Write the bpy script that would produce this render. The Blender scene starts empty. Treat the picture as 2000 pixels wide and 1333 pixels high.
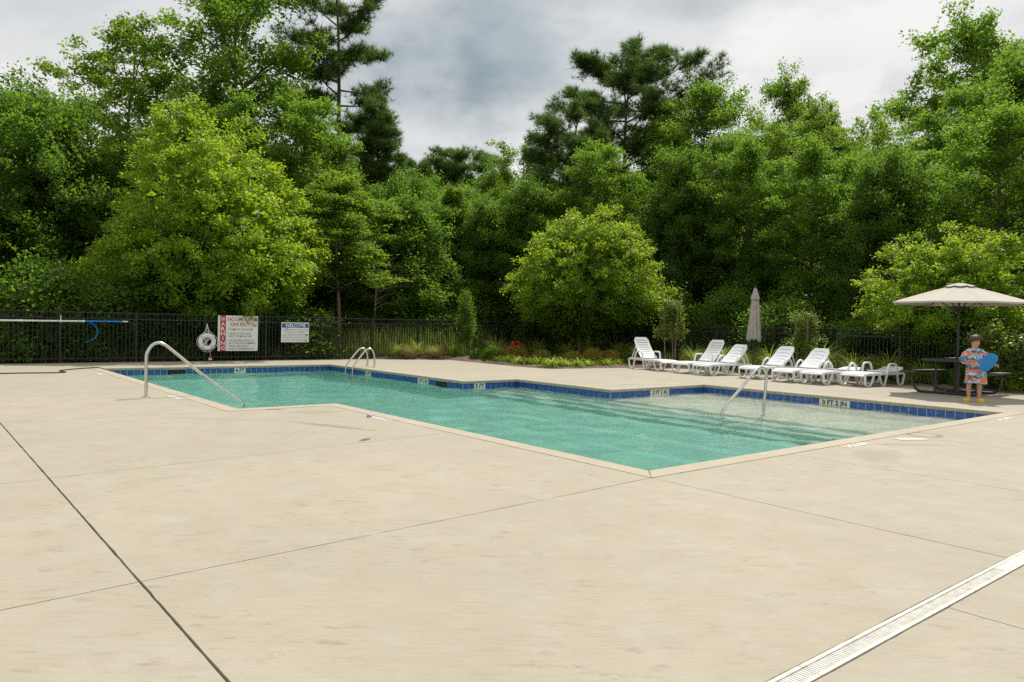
import bpy, bmesh, math, random
import numpy as np
from mathutils import Vector, Matrix, noise as mnoise

PI = math.pi
S = bpy.context.scene
COL = S.collection

# ------------------------------------------------------------------ camera
cam_d = bpy.data.cameras.new('camera')
cam = bpy.data.objects.new('camera', cam_d); COL.objects.link(cam)
cam_d.sensor_width = 36.0; cam_d.sensor_fit = 'HORIZONTAL'
cam_d.lens = 26.245; cam_d.clip_start = 0.05; cam_d.clip_end = 3000
def cam_axes(pitch, roll, heading):
    cp, sp = math.cos(pitch), math.sin(pitch); cr, sr = math.cos(roll), math.sin(roll)
    f = Vector((0, cp, sp)); u = Vector((0, -sp, cp)); r = Vector((1, 0, 0))
    r2 = cr*r + sr*u; u2 = -sr*r + cr*u
    Rz = Matrix.Rotation(heading, 3, 'Z')
    return Rz @ r2, Rz @ u2, Rz @ f
r_, u_, f_ = cam_axes(math.radians(-1.343), math.radians(1.319), math.radians(-39.357))
m = Matrix.Identity(4)
for i in range(3):
    m[i][0] = r_[i]; m[i][1] = u_[i]; m[i][2] = -f_[i]
m.translation = Vector((-5.148, -4.318, 1.286))
cam.matrix_world = m
S.camera = cam

# ------------------------------------------------------------------ sun and sky
SUN_EL = math.radians(55); SUN_DIR = Vector((0.93, 0.37, 0)).normalized()
to_sun = Vector((SUN_DIR.x*math.cos(SUN_EL), SUN_DIR.y*math.cos(SUN_EL), math.sin(SUN_EL)))
sun_d = bpy.data.lights.new('sun', 'SUN'); sun_d.energy = 4.2; sun_d.angle = math.radians(0.6)
sun_d.color = (1.0, 0.95, 0.86)
sun = bpy.data.objects.new('sun', sun_d); COL.objects.link(sun)
sun.rotation_euler = to_sun.to_track_quat('Z', 'Y').to_euler(); sun.location = (0, 0, 40)

W = bpy.data.worlds.new('World'); S.world = W; W.use_nodes = True
W.cycles.sampling_method = 'MANUAL'; W.cycles.sample_map_resolution = 512
nt = W.node_tree; nt.nodes.clear()
def wn(t, **k):
    n = nt.nodes.new(t)
    for a, b in k.items(): setattr(n, a, b)
    return n
def wl(a, b): nt.links.new(a, b)
def wmath(op, a, b=None, c=None, clamp=False):
    n = wn('ShaderNodeMath', operation=op); n.use_clamp = clamp
    for i, v in enumerate((a, b, c)):
        if v is None: continue
        if isinstance(v, (int, float)): n.inputs[i].default_value = v
        else: wl(v, n.inputs[i])
    return n.outputs[0]
def wmix(fac, a, b):
    n = wn('ShaderNodeMix', data_type='RGBA')
    if isinstance(fac, (int, float)): n.inputs[0].default_value = fac
    else: wl(fac, n.inputs[0])
    for s, v in ((6, a), (7, b)):
        if isinstance(v, tuple): n.inputs[s].default_value = (*v, 1)
        else: wl(v, n.inputs[s])
    return n.outputs[2]
out = wn('ShaderNodeOutputWorld'); bg = wn('ShaderNodeBackground'); bg.inputs[1].default_value = 0.10
wl(bg.outputs[0], out.inputs[0])
sky = wn('ShaderNodeTexSky', sky_type='NISHITA'); sky.sun_disc = False
sky.sun_elevation = SUN_EL; sky.sun_rotation = math.atan2(SUN_DIR.x, SUN_DIR.y)
sky.air_density = 1.2; sky.dust_density = 2.5
tc = wn('ShaderNodeTexCoord')
def wnoise(scale, detail=6, rough=.55, sx=1, sy=1, sz=1, off=0):
    mp = wn('ShaderNodeMapping'); mp.inputs['Scale'].default_value = (sx, sy, sz); mp.inputs['Location'].default_value = (off, off*.7, off*.3)
    wl(tc.outputs['Generated'], mp.inputs[0])
    n = wn('ShaderNodeTexNoise'); n.inputs['Scale'].default_value = scale; n.inputs['Detail'].default_value = detail; n.inputs['Roughness'].default_value = rough
    wl(mp.outputs[0], n.inputs['Vector'])
    return n.outputs['Fac']
def wramp(fac, stops, interp='EASE'):
    n = wn('ShaderNodeValToRGB'); n.color_ramp.interpolation = interp
    e = n.color_ramp.elements
    while len(e) < len(stops): e.new(.5)
    for i, (p, c) in enumerate(stops): e[i].position = p; e[i].color = (*c, 1) if len(c) == 3 else c
    wl(fac, n.inputs[0]); return n.outputs[0]
# a bright veil of high cloud, grey cloud banks under it, white cumulus heads low down
veil_c = wramp(wnoise(2.6, 5, .58, 1, 1, 2.4, 9.3), [(.34, (6.6, 6.95, 7.15)), (.50, (7.8, 7.85, 7.8)), (.64, (9.5, 9.35, 9.1))])
veil = wmix(.92, sky.outputs[0], veil_c)
def blob(d, w_az, w_el, wob, scale=4.0, off=7.7, edge=(.55, 1.15)):
    """soft ragged cloud round one direction; w_az, w_el half sizes in radians"""
    nv = Vector(d).normalized(); right = nv.cross(Vector((0, 0, 1))).normalized(); upv = right.cross(nv)
    nrm = wn('ShaderNodeVectorMath', operation='NORMALIZE'); wl(tc.outputs['Generated'], nrm.inputs[0])
    def dt(v):
        k = wn('ShaderNodeVectorMath', operation='DOT_PRODUCT'); wl(nrm.outputs[0], k.inputs[0]); k.inputs[1].default_value = v; return k.outputs['Value']
    a = wmath('DIVIDE', dt(right), w_az); e = wmath('DIVIDE', dt(upv), w_el); fwd = wmath('GREATER_THAN', dt(nv), 0.0)
    r = wmath('SQRT', wmath('ADD', wmath('MULTIPLY', a, a), wmath('MULTIPLY', e, e)))
    r = wmath('ADD', r, wmath('MULTIPLY', wmath('SUBTRACT', wnoise(scale, 5, .58, 1, 1, 1.7, off), .5), wob))
    return wmath('MULTIPLY', wramp(r, [(edge[0]/2, (1,)*3), (edge[1]/2, (0,)*3)]) if False else wramp(wmath('MULTIPLY', r, .5), [(edge[0]/2, (1,)*3), (edge[1]/2, (0,)*3)]), fwd)
def heading(az_right, el):   # degrees right of the view axis, degrees above the horizon
    h = math.radians(39.357 + az_right); e = math.radians(el)
    return (math.sin(h)*math.cos(e), math.cos(h)*math.cos(e), math.sin(e))
dark1 = blob(heading(-2, 19.5), .18, .085, 2.6, 5.0, 7.7, (.30, 1.40))
dark2 = blob(heading(8, 25.5), .20, .080, 2.8, 5.0, 2.2, (.2, 1.35))
banks = wramp(wnoise(1.25, 3, .55, 1, 1, 2.2, 1.7), [(.52, (0,)*3), (.72, (.25,)*3)])
dk = wmath('MAXIMUM', wmath('MULTIPLY', dark1, .92), wmath('MULTIPLY', dark2, .55)); dk = wmath('MAXIMUM', dk, banks)
c1 = wmix(dk, veil, wramp(wnoise(6.0, 4, .6, 1, 1, 2.0, 5.5), [(.33, (2.6, 3.3, 3.75)), (.66, (4.2, 4.9, 5.3))]))
cum = blob(heading(-1.0, 10.8), .060, .032, 2.2, 30, 4.4, (.72, .92))
cum2 = blob(heading(23.5, 16.5), .06, .03, 2.6, 28, 8.8, (.55, .95))
c2 = wmix(wmath('MULTIPLY', wmath('MAXIMUM', cum, cum2), .85), c1, (9.0, 8.9, 8.7))
wl(c2, bg.inputs[0])

S.view_settings.view_transform = 'Standard'; S.view_settings.look = 'None'
S.view_settings.exposure = 0.0; S.view_settings.gamma = 1.0; S.view_settings.use_curve_mapping = False
cy = S.cycles
cy.max_bounces = 9; cy.diffuse_bounces = 3; cy.glossy_bounces = 3; cy.transmission_bounces = 5
cy.transparent_max_bounces = 12; cy.caustics_reflective = True; cy.caustics_refractive = True
cy.use_adaptive_sampling = True; cy.adaptive_threshold = .012; cy.use_denoising = False; cy.sample_clamp_indirect = .6; cy.blur_glossy = 2.0

# ------------------------------------------------------------------ helpers
rng = np.random.default_rng(7); random.seed(7)

class Mat:
    """small node-graph helper"""
    def __init__(s, name):
        s.m = bpy.data.materials.new(name); s.m.use_nodes = True
        s.t = s.m.node_tree; s.t.nodes.clear()
        s.out = s.n('ShaderNodeOutputMaterial')
    def n(s, typ, **k):
        x = s.t.nodes.new(typ)
        for a, b in k.items(): setattr(x, a, b)
        return x
    def l(s, a, b): s.t.links.new(a, b)
    def val(s, sock, v):
        if v is None: return
        if isinstance(v, (int, float)): sock.default_value = v
        elif isinstance(v, tuple): sock.default_value = (*v, 1) if len(v) == 3 and sock.type == 'RGBA' else v
        else: s.l(v, sock)
    def math(s, op, a, b=None, c=None, clamp=False):
        x = s.n('ShaderNodeMath', operation=op); x.use_clamp = clamp
        for i, v in enumerate((a, b, c)): s.val(x.inputs[i], v)
        return x.outputs[0]
    def mix(s, f, a, b, blend='MIX'):
        x = s.n('ShaderNodeMix', data_type='RGBA', blend_type=blend)
        s.val(x.inputs[0], f); s.val(x.inputs[6], a); s.val(x.inputs[7], b)
        return x.outputs[2]
    def pos(s): return s.n('ShaderNodeNewGeometry').outputs['Position']
    def obj(s): return s.n('ShaderNodeTexCoord').outputs['Object']
    def map(s, v, scale=(1, 1, 1), rot=(0, 0, 0), loc=(0, 0, 0)):
        x = s.n('ShaderNodeMapping'); s.l(v, x.inputs[0])
        x.inputs['Scale'].default_value = scale; x.inputs['Rotation'].default_value = rot; x.inputs['Location'].default_value = loc
        return x.outputs[0]
    def noise(s, v, scale, detail=4, rough=.5):
        x = s.n('ShaderNodeTexNoise'); s.l(v, x.inputs['Vector'])
        x.inputs['Scale'].default_value = scale; x.inputs['Detail'].default_value = detail; x.inputs['Roughness'].default_value = rough
        return x.outputs['Fac']
    def ramp(s, f, stops, interp='LINEAR'):
        x = s.n('ShaderNodeValToRGB'); x.color_ramp.interpolation = interp
        e = x.color_ramp.elements
        while len(e) < len(stops): e.new(.5)
        for i, (p, c) in enumerate(stops):
            e[i].position = p; e[i].color = (c, c, c, 1) if isinstance(c, (int, float)) else (*c, 1)
        s.val(x.inputs[0], f); return x.outputs[0]
    def bump(s, h, strength=.3, dist=.01):
        x = s.n('ShaderNodeBump'); x.inputs['Strength'].default_value = strength; x.inputs['Distance'].default_value = dist
        s.l(h, x.inputs['Height']); return x.outputs[0]
    def bsdf(s, color, rough=.6, normal=None, metallic=0, spec=.5):
        x = s.n('ShaderNodeBsdfPrincipled')
        s.val(x.inputs['Base Color'], color); s.val(x.inputs['Roughness'], rough); s.val(x.inputs['Metallic'], metallic)
        x.inputs['Specular IOR Level'].default_value = spec
        if normal is not None: s.l(normal, x.inputs['Normal'])
        return x.outputs[0]
    def done(s, sh): s.l(sh, s.out.inputs['Surface']); return s.m

def simple(name, col, rough=.6, metallic=0, var=.15, scale=8, bump=.0, spec=.5):
    M = Mat(name); p = M.obj(); n = M.noise(p, scale, 5, .6)
    a = tuple(min(1, c*(1-var)) for c in col); b = tuple(min(1, c*(1+var)) for c in col)
    c = M.mix(M.ramp(n, [(.3, 0.0), (.7, 1.0)]), a, b)
    r = M.math('ADD', M.math('MULTIPLY', n, .2), rough-.1)
    nm = M.bump(M.noise(p, scale*6, 4), bump, .005) if bump else None
    return M.done(M.bsdf(c, r, nm, metallic, spec))

def leaf_mat(name, dark, light, trans, tf=.45, rough=.55, spec=.16, hue=.40):
    M = Mat(name)
    at = M.n('ShaderNodeAttribute', attribute_name='tint')
    oi = M.n('ShaderNodeObjectInfo')
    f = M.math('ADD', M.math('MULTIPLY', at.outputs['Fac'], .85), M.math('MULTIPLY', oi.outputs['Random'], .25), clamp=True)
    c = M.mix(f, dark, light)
    h2 = M.math('FRACT', M.math('MULTIPLY', oi.outputs['Random'], 7.31)); c = M.mix(M.math('MULTIPLY', h2, hue), c, M.mix(f, (dark[0]*1.35, dark[1]*.98, dark[2]*.9), (light[0]*1.30, light[1]*1.02, light[2]*.9)))
    tcol = M.mix(f, tuple(x*.7 for x in trans), trans)
    d = M.bsdf(c, rough, None, 0, spec)
    tr = M.n('ShaderNodeBsdfTranslucent'); M.val(tr.inputs[0], tcol)
    mx = M.n('ShaderNodeMixShader'); mx.inputs[0].default_value = tf
    M.l(d, mx.inputs[1]); M.l(tr.outputs[0], mx.inputs[2])
    return M.done(mx.outputs[0])

class MB:
    """collects shapes into one mesh"""
    def __init__(s): s.v = []; s.f = []; s.mi = []
    def add(s, v, f, mi=0):
        o = len(s.v); s.v += [tuple(map(float, p)) for p in v]
        for q in f: s.f.append([i+o for i in q]); s.mi.append(mi)
    def box(s, c, d, rz=0, mi=0, M=None):
        hx, hy, hz = d[0]/2, d[1]/2, d[2]/2
        P = [Vector((x, y, z)) for x in (-hx, hx) for y in (-hy, hy) for z in (-hz, hz)]
        R = M if M is not None else Matrix.Rotation(rz, 3, 'Z')
        P = [R @ p + Vector(c) for p in P]
        s.add(P, [(0,1,3,2),(4,6,7,5),(0,4,5,1),(2,3,7,6),(0,2,6,4),(1,5,7,3)], mi)
    def bar(s, a, b, w, h=None, up=(0, 0, 1), mi=0):
        a, b = Vector(a), Vector(b); d = (b-a); L = d.length; d.normalize()
        u = Vector(up); x = d.cross(u)
        if x.length < 1e-4: x = d.cross(Vector((1, 0, 0)))
        x.normalize(); u = x.cross(d)
        M = Matrix((d, x, u)).transposed()
        s.box((a+b)/2, (L, w, h or w), M=M, mi=mi)
    def tube(s, pts, r, n=10, sy=1.0, cap=True, mi=0, up=None):
        pts = [Vector(p) for p in pts]; N = len(pts)
        rs = r if hasattr(r, '__len__') else [r]*N
        prev = None; rings = []
        for i, p in enumerate(pts):
            t = (pts[min(i+1, N-1)] - pts[max(i-1, 0)]).normalized()
            if prev is None:
                ref = Vector(up) if up else (Vector((0, 0, 1)) if abs(t.z) < .9 else Vector((1, 0, 0)))
                x = t.cross(ref).normalized()
            else:
                x = (prev - t*prev.dot(t)).normalized()
            prev = x; y = t.cross(x)
            rings.append([p + (x*math.cos(a)*sy + y*math.sin(a))*rs[i] for a in [2*PI*k/n for k in range(n)]])
        v = [q for g in rings for q in g]; f = []
        for i in range(N-1):
            for k in range(n):
                f.append((i*n+k, i*n+(k+1) % n, (i+1)*n+(k+1) % n, (i+1)*n+k))
        if cap: f.append(tuple(range(n))[::-1]); f.append(tuple((N-1)*n+k for k in range(n)))
        s.add(v, f, mi)
    def lathe(s, prof, n=24, c=(0, 0, 0), mi=0):
        v = [(c[0]+r*math.cos(2*PI*k/n), c[1]+r*math.sin(2*PI*k/n), c[2]+z) for r, z in prof for k in range(n)]
        f = [(i*n+k, i*n+(k+1) % n, (i+1)*n+(k+1) % n, (i+1)*n+k) for i in range(len(prof)-1) for k in range(n)]
        s.add(v, f, mi)
    def build(s, name, mat, parent=None, smooth=False, bevel=0, loc=None):
        me = bpy.data.meshes.new(name); me.from_pydata(s.v, [], s.f)
        return finish(me, name, mat, parent, smooth, bevel, s.mi, loc)

def finish(me, name, mat, parent=None, smooth=False, bevel=0, mi=None, loc=None):
    mats = mat if isinstance(mat, (list, tuple)) else [mat]
    for q in mats: me.materials.append(q)
    if mi is not None and len(mats) > 1: me.polygons.foreach_set('material_index', mi)
    bm = bmesh.new(); bm.from_mesh(me)
    bmesh.ops.recalc_face_normals(bm, faces=bm.faces)
    if bevel: bmesh.ops.bevel(bm, geom=bm.edges[:], offset=bevel, segments=2, profile=.5, affect='EDGES')
    bm.to_mesh(me); bm.free()
    if smooth:
        me.polygons.foreach_set('use_smooth', [True]*len(me.polygons))
        try: me.set_sharp_from_angle(angle=math.radians(40))
        except Exception: pass
    me.update()
    return link(name, me, parent, loc)

def link(name, data, parent=None, loc=None):
    o = bpy.data.objects.new(name, data); COL.objects.link(o)
    if parent is not None: o.parent = parent
    if loc is not None: o.location = loc
    return o
def tag(o, label, cat, group=None):
    o['label'] = label; o['category'] = cat
    if group: o['group'] = group
    return o
def thing(name, label, cat, loc=(0, 0, 0), rz=0, group=None):
    o = link(name, None, None, loc); o.rotation_euler = (0, 0, rz); o.empty_display_size = .2
    return tag(o, label, cat, group)
def struct(o): o['kind'] = 'structure'; return o
def copy_tree(o, parent=None):
    c = o.copy(); COL.objects.link(c); c.parent = parent
    for ch in o.children: copy_tree(ch, c)
    return c
def smooth_path(pts, k=6):
    """Catmull-Rom through points"""
    P = [Vector(p) for p in pts]; P = [P[0]*2-P[1]] + P + [P[-1]*2-P[-2]]; o = []
    for i in range(1, len(P)-2):
        a, b, c, d = P[i-1:i+3]
        for j in range(k):
            t = j/k
            o.append(.5*((2*b)+(c-a)*t+(2*a-5*b+4*c-d)*t*t+(3*b-a-3*c+d)*t**3))
    o.append(P[-2]); return o
def text_mesh(name, body, mat, parent, x0, x1, zc, cap, y, bold=0.0, rot=None, origin=None):
    """flat lettering standing in the xz plane at depth y, fitted to x0..x1 and cap height"""
    cu = bpy.data.curves.new(name, 'FONT'); cu.body = body; cu.size = 1; cu.offset = bold; cu.resolution_u = 3
    t = bpy.data.objects.new(name, cu); COL.objects.link(t)
    dg = bpy.context.evaluated_depsgraph_get(); me = bpy.data.meshes.new_from_object(t.evaluated_get(dg))
    bpy.data.objects.remove(t); bpy.data.curves.remove(cu)
    n = len(me.vertices); co = np.empty(n*3); me.vertices.foreach_get('co', co); co = co.reshape(-1, 3)
    lo, hi = co.min(0), co.max(0)
    nx = x0 + (co[:, 0]-lo[0])/(hi[0]-lo[0])*(x1-x0); nz = zc - cap/2 + (co[:, 1]-lo[1])/(hi[1]-lo[1])*cap
    q = np.stack([nx, np.full(n, y), nz], 1)
    if rot is not None: q = q @ np.array(rot).T
    if origin is not None: q = q + np.array(origin)
    me.vertices.foreach_set('co', q.ravel()); me.materials.clear(); me.materials.append(mat); me.update(); me.name = name
    return link(name, me, parent)

# ------------------------------------------------------------------ materials
def concrete_mat(name, base, stains=True):
    M = Mat(name); p = M.pos()
    turned = M.map(p, rot=(0, 0, math.radians(39.4)))
    big = M.noise(p, .45, 4, .55); mid = M.noise(p, 2.3, 6, .6); fine = M.noise(p, 60, 4, .7)
    brush = M.noise(M.map(turned, (4, 60, 3)), 1.0, 5, .68)
    c = M.mix(M.ramp(big, [(.3, 0.0), (.7, 1.0)]), tuple(x*.87 for x in base), tuple(x*1.09 for x in base))
    tone = M.n('ShaderNodeObjectInfo').outputs['Random']; c = M.mix(M.math('MULTIPLY', tone, .35), c, tuple(x*y for x, y in zip(base, (.90, .91, .95))))
    c = M.mix(M.math('MULTIPLY', M.ramp(mid, [(.35, 0.0), (.75, 1.0)]), .75), c, tuple(x*y for x, y in zip(base, (.84, .82, .76))))
    worn = M.noise(M.map(turned, (2.6, 3.0, 1)), 1.0, 8, .70); c = M.mix(M.math('MULTIPLY', M.ramp(worn, [(.50, 0.0), (.68, 1.0)]), .45), c, tuple(x*y for x, y in zip(base, (1.10, 1.13, 1.22))))
    gr = M.noise(M.map(turned, (3.4, 4.0, 1), loc=(4, 9, 0)), 1.0, 9, .72); c = M.mix(M.math('MULTIPLY', M.ramp(gr, [(.52, 0.0), (.70, 1.0)]), .45), c, tuple(x*y for x, y in zip(base, (.74, .73, .70))))
    c = M.mix(M.math('MULTIPLY', M.ramp(fine, [(.42, 0.0), (.7, 1.0)]), .35), c, tuple(x*.80 for x in base))
    c = M.mix(M.math('MULTIPLY', M.ramp(brush, [(.40, 0.0), (.72, 1.0)]), .48), c, tuple(x*y for x, y in zip(base, (1.13, 1.12, 1.12))))
    # greyed, algae-darkened flecks
    fl = M.noise(M.map(turned, (5, 13, 5)), 1.0, 8, .72)
    patch = M.noise(p, .8, 3, .5)
    fm = M.math('MULTIPLY', M.ramp(fl, [(.555, 0.0), (.66, 1.0)]), M.ramp(patch, [(.40, 0.0), (.56, 1.0)]))
    c = M.mix(M.math('MULTIPLY', fm, .45), c, tuple(x*y for x, y in zip(base, (.42, .40, .34))))
    rough = .82
    if stains:
        sep = M.n('ShaderNodeSeparateXYZ'); M.l(p, sep.inputs[0]); X, Y = sep.outputs[0], sep.outputs[1]
        wob = M.math('SUBTRACT', M.noise(p, 6, 5, .6), .5)
        tot = None
        # x, y, half length, half width, angle, strength
        for (sx, sy, a, b, ang, st) in [(-1.27, 2.86, .16, .05, 38, .95), (-1.12, 4.0, .75, .10, -67, .40), (-1.06, 5.86, .20, .05, -39, .85),
                                       (-.75, 5.4, .5, .22, -20, .22), (2.75, -.75, .55, .30, 20, .30), (3.8, -.62, .55, .07, -35, .35), (7.3, 6.75, .40, .10, -40, .42),
                                       (7.9, -.75, .4, .05, -35, .55), (10.2, 3.6, .5, .08, -35, .22), (-1.5, 11.2, .9, .10, -39, .16), (6.2, 9.9, .6, .12, -39, .22),
                                       (-2.0, 5.2, .7, .12, -39, .14), (5.3, -1.6, .6, .14, -39, .18)]:
            ca, sa = math.cos(math.radians(ang)), math.sin(math.radians(ang))
            dx = M.math('SUBTRACT', X, sx); dy = M.math('SUBTRACT', Y, sy)
            u = M.math('ADD', M.math('MULTIPLY', dx, ca/a), M.math('MULTIPLY', dy, sa/a))
            v = M.math('ADD', M.math('MULTIPLY', dx, -sa/b), M.math('MULTIPLY', dy, ca/b))
            r2 = M.math('ADD', M.math('MULTIPLY', u, u), M.math('MULTIPLY', v, v))
            r2 = M.math('ADD', r2, M.math('MULTIPLY', wob, 1.6))
            k = M.math('MULTIPLY', M.ramp(r2, [(.25, 1.0), (1.0, 0.0)]), st)
            tot = k if tot is None else M.math('MAXIMUM', tot, k)
        # the wet ring beside the pool's near edge
        dx = M.math('SUBTRACT', X, 4.86); dy = M.math('SUBTRACT', Y, -.36)
        rr = M.math('SQRT', M.math('ADD', M.math('MULTIPLY', dx, dx), M.math('MULTIPLY', dy, dy)))
        ring = M.math('ABSOLUTE', M.math('SUBTRACT', M.math('ADD', rr, M.math('MULTIPLY', wob, .07)), .19))
        k = M.math('MULTIPLY', M.ramp(ring, [(.02, 1.0), (.06, 0.0)]), .8); tot = M.math('MAXIMUM', tot, k)
        c = M.mix(tot, c, tuple(x*y for x, y in zip(base, (.34, .30, .22))))
        rough = M.math('SUBTRACT', .82, M.math('MULTIPLY', tot, .35))
    h = M.math('ADD', fine, M.math('MULTIPLY', brush, 1.5))
    return M.done(M.bsdf(c, rough, M.bump(h, .45, .004), 0, .35))
CONC = (.405, .366, .286)
m_slab = concrete_mat('deck_concrete', CONC)
m_coping = concrete_mat('coping_concrete', (.45, .40, .305), False)
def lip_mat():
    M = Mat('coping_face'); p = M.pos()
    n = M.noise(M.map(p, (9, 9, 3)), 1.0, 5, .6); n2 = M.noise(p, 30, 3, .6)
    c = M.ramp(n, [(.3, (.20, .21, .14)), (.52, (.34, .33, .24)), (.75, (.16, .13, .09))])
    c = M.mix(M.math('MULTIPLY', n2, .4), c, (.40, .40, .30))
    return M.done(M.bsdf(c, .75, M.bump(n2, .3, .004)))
m_lip = lip_mat()
m_joint = simple('joint_filler', (.12, .10, .075), .9, var=.35, scale=14, bump=.3)
def tile_mat():
    M = Mat('blue_tile'); p = M.pos(); oi = M.n('ShaderNodeObjectInfo')
    n = M.noise(p, 10, 3, .6)
    c = M.mix(M.ramp(n, [(.3, 0.0), (.7, 1.0)]), (.010, .050, .19), (.028, .125, .40))
    c = M.mix(M.math('MULTIPLY', oi.outputs['Random'], .45), c, (.012, .07, .24))
    return M.done(M.bsdf(c, .22, M.bump(n, .1, .003)))
m_tile = tile_mat()
m_grout = simple('tile_grout', (.62, .68, .72), .8, var=.2, scale=20)
m_marker = simple('marker_white', (.62, .66, .58), .45, var=.12, scale=30)
m_ink = simple('marker_ink', (.012, .014, .012), .5, var=.1)
m_plaster = simple('pool_plaster', (.92, .90, .80), .8, var=.05, scale=2.0, bump=.1)
m_dark = simple('opening_shade', (.012, .012, .014), .8)
m_steel = simple('stainless_steel', (.62, .60, .55), .26, 1.0, var=.06, scale=6)
m_black = simple('black_fence_paint', (.010, .011, .012), .42, var=.2, scale=20, spec=.45)
m_tablemetal = simple('dark_coated_metal', (.035, .034, .034), .5, var=.2, scale=60, bump=.3)
m_plastic = simple('white_resin', (.78, .79, .80), .42, var=.04, scale=5)
m_drainw = simple('white_drain_plastic', (.56, .55, .50), .55, var=.22, scale=22)
m_canvas = simple('beige_canvas', (.50, .46, .40), .9, var=.07, scale=30, bump=.2)
m_canvas2 = simple('weathered_canvas', (.40, .36, .32), .92, var=.14, scale=9, bump=.25)
m_signw = simple('sign_white', (.80, .80, .78), .4, var=.04, scale=9)
m_red = simple('sign_red', (.50, .035, .035), .45, var=.1, scale=9)
m_redtext = simple('sign_red_lettering', (.45, .05, .06), .5)
m_grey_text = simple('sign_grey_lettering', (.17, .17, .19), .5)
m_blue_sign = simple('sign_blue', (.02, .09, .30), .4)
m_ring = simple('life_ring_white', (.80, .80, .80), .45, var=.05, scale=12)
m_rope = simple('white_rope', (.66, .65, .62), .8, var=.15, scale=60, bump=.4)
m_blue = simple('blue_plastic', (.01, .22, .62), .35, var=.08)
m_hose = simple('dark_hose', (.035, .028, .02), .55, var=.3, scale=20)
m_bark = simple('tree_bark', (.10, .075, .055), .9, var=.4, scale=9, bump=.7)
m_bark_pale = simple('pale_bark', (.26, .19, .14), .85, var=.35, scale=10, bump=.6)
m_mulch = simple('bed_mulch', (.15, .105, .075), .95, var=.55, scale=28, bump=1.0)
m_soil = simple('forest_floor', (.05, .06, .025), .95, var=.6, scale=1.2, bump=.8)

# ------------------------------------------------------------------ pool plan (metres; pool corner nearest the camera is the origin)
PX = [(-1.5, 15.51), (4.38, 15.51), (4.38, 8.96), (5.91, 8.96), (5.91, 6.01), (8.98, 6.01), (8.98, 0), (0, 0), (0, 6.16), (-1.5, 6.16)]
WATER = -.18
def in_poly(x, y, P):
    c = False; j = len(P)-1
    for i in range(len(P)):
        xi, yi = P[i]; xj, yj = P[j]
        if (yi > y) != (yj > y) and x < (xj-xi)*(y-yi)/(yj-yi)+xi: c = not c
        j = i
    return c
def offset_poly(P, d):
    """outward offset of the axis-aligned pool outline (clockwise order)"""
    n = len(P); o = []
    for i in range(n):
        a, b, c = Vector(P[i-1]), Vector(P[i]), Vector(P[(i+1) % n])
        e1 = (b-a).normalized(); e2 = (c-b).normalized()
        n1 = Vector((-e1.y, e1.x)); n2 = Vector((-e2.y, e2.x))
        o.append((b.x + (n1.x+n2.x)*d, b.y + (n1.y+n2.y)*d))
    return o
def cells(P, bounds):
    """rectangles covering bounds minus polygon P (or the inside when bounds is None)"""
    xs = sorted({p[0] for p in P} | ({bounds[0], bounds[1]} if bounds else set()))
    ys = sorted({p[1] for p in P} | ({bounds[2], bounds[3]} if bounds else set()))
    inside = bounds is None; r = []
    for i in range(len(xs)-1):
        for j in range(len(ys)-1):
            mx, my = (xs[i]+xs[i+1])/2, (ys[j]+ys[j+1])/2
            if bounds and not (bounds[0] < mx < bounds[1] and bounds[2] < my < bounds[3]): continue
            if in_poly(mx, my, P) == inside: r.append((xs[i], xs[i+1], ys[j], ys[j+1]))
    return r
def clip(poly, nx, ny, d):     # keep nx*x+ny*y <= d
    o = []
    for i in range(len(poly)):
        a, b = poly[i-1], poly[i]; da = nx*a[0]+ny*a[1]-d; db = nx*b[0]+ny*b[1]-d
        if da <= 0 < db or db <= 0 < da:
            t = da/(da-db); o.append((a[0]+(b[0]-a[0])*t, a[1]+(b[1]-a[1])*t))
        if db <= 0: o.append(b)
    return o

# ------------------------------------------------------------------ ground and deck
DX0, DX1, DY0, DY1 = -22, 13.9, -14, 17.9
g = MB()
for (a, b, c, d) in [(-400, 400, DY1-.02, 500), (-400, 400, -400, DY0), (-400, DX0, DY0, DY1-.02), (DX1, 400, DY0, DY1-.02)]:
    g.add([(a, c, -.05), (b, c, -.05), (b, d, -.05), (a, d, -.05)], [(0, 1, 2, 3)])
struct(g.build('ground', m_soil))
OUT = offset_poly(PX, .205)
d = MB()
for (a, b, c, e) in cells(offset_poly(PX, .06), (DX0, DX1, DY0, DY1)):
    d.add([(a, c, -.016), (b, c, -.016), (b, e, -.016), (a, e, -.016)], [(0, 1, 2, 3)])
deck = struct(d.build('pool_deck', m_joint))
H3 = lambda x: -.195 + .06*(x+.2)
H2 = lambda x: 2.79 + .10*(x+.42)
con = lambda v: (lambda x: v)
OUTC = cells(OUT, (DX0-1, DX1+1, DY0-1, DY1+1))
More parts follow.
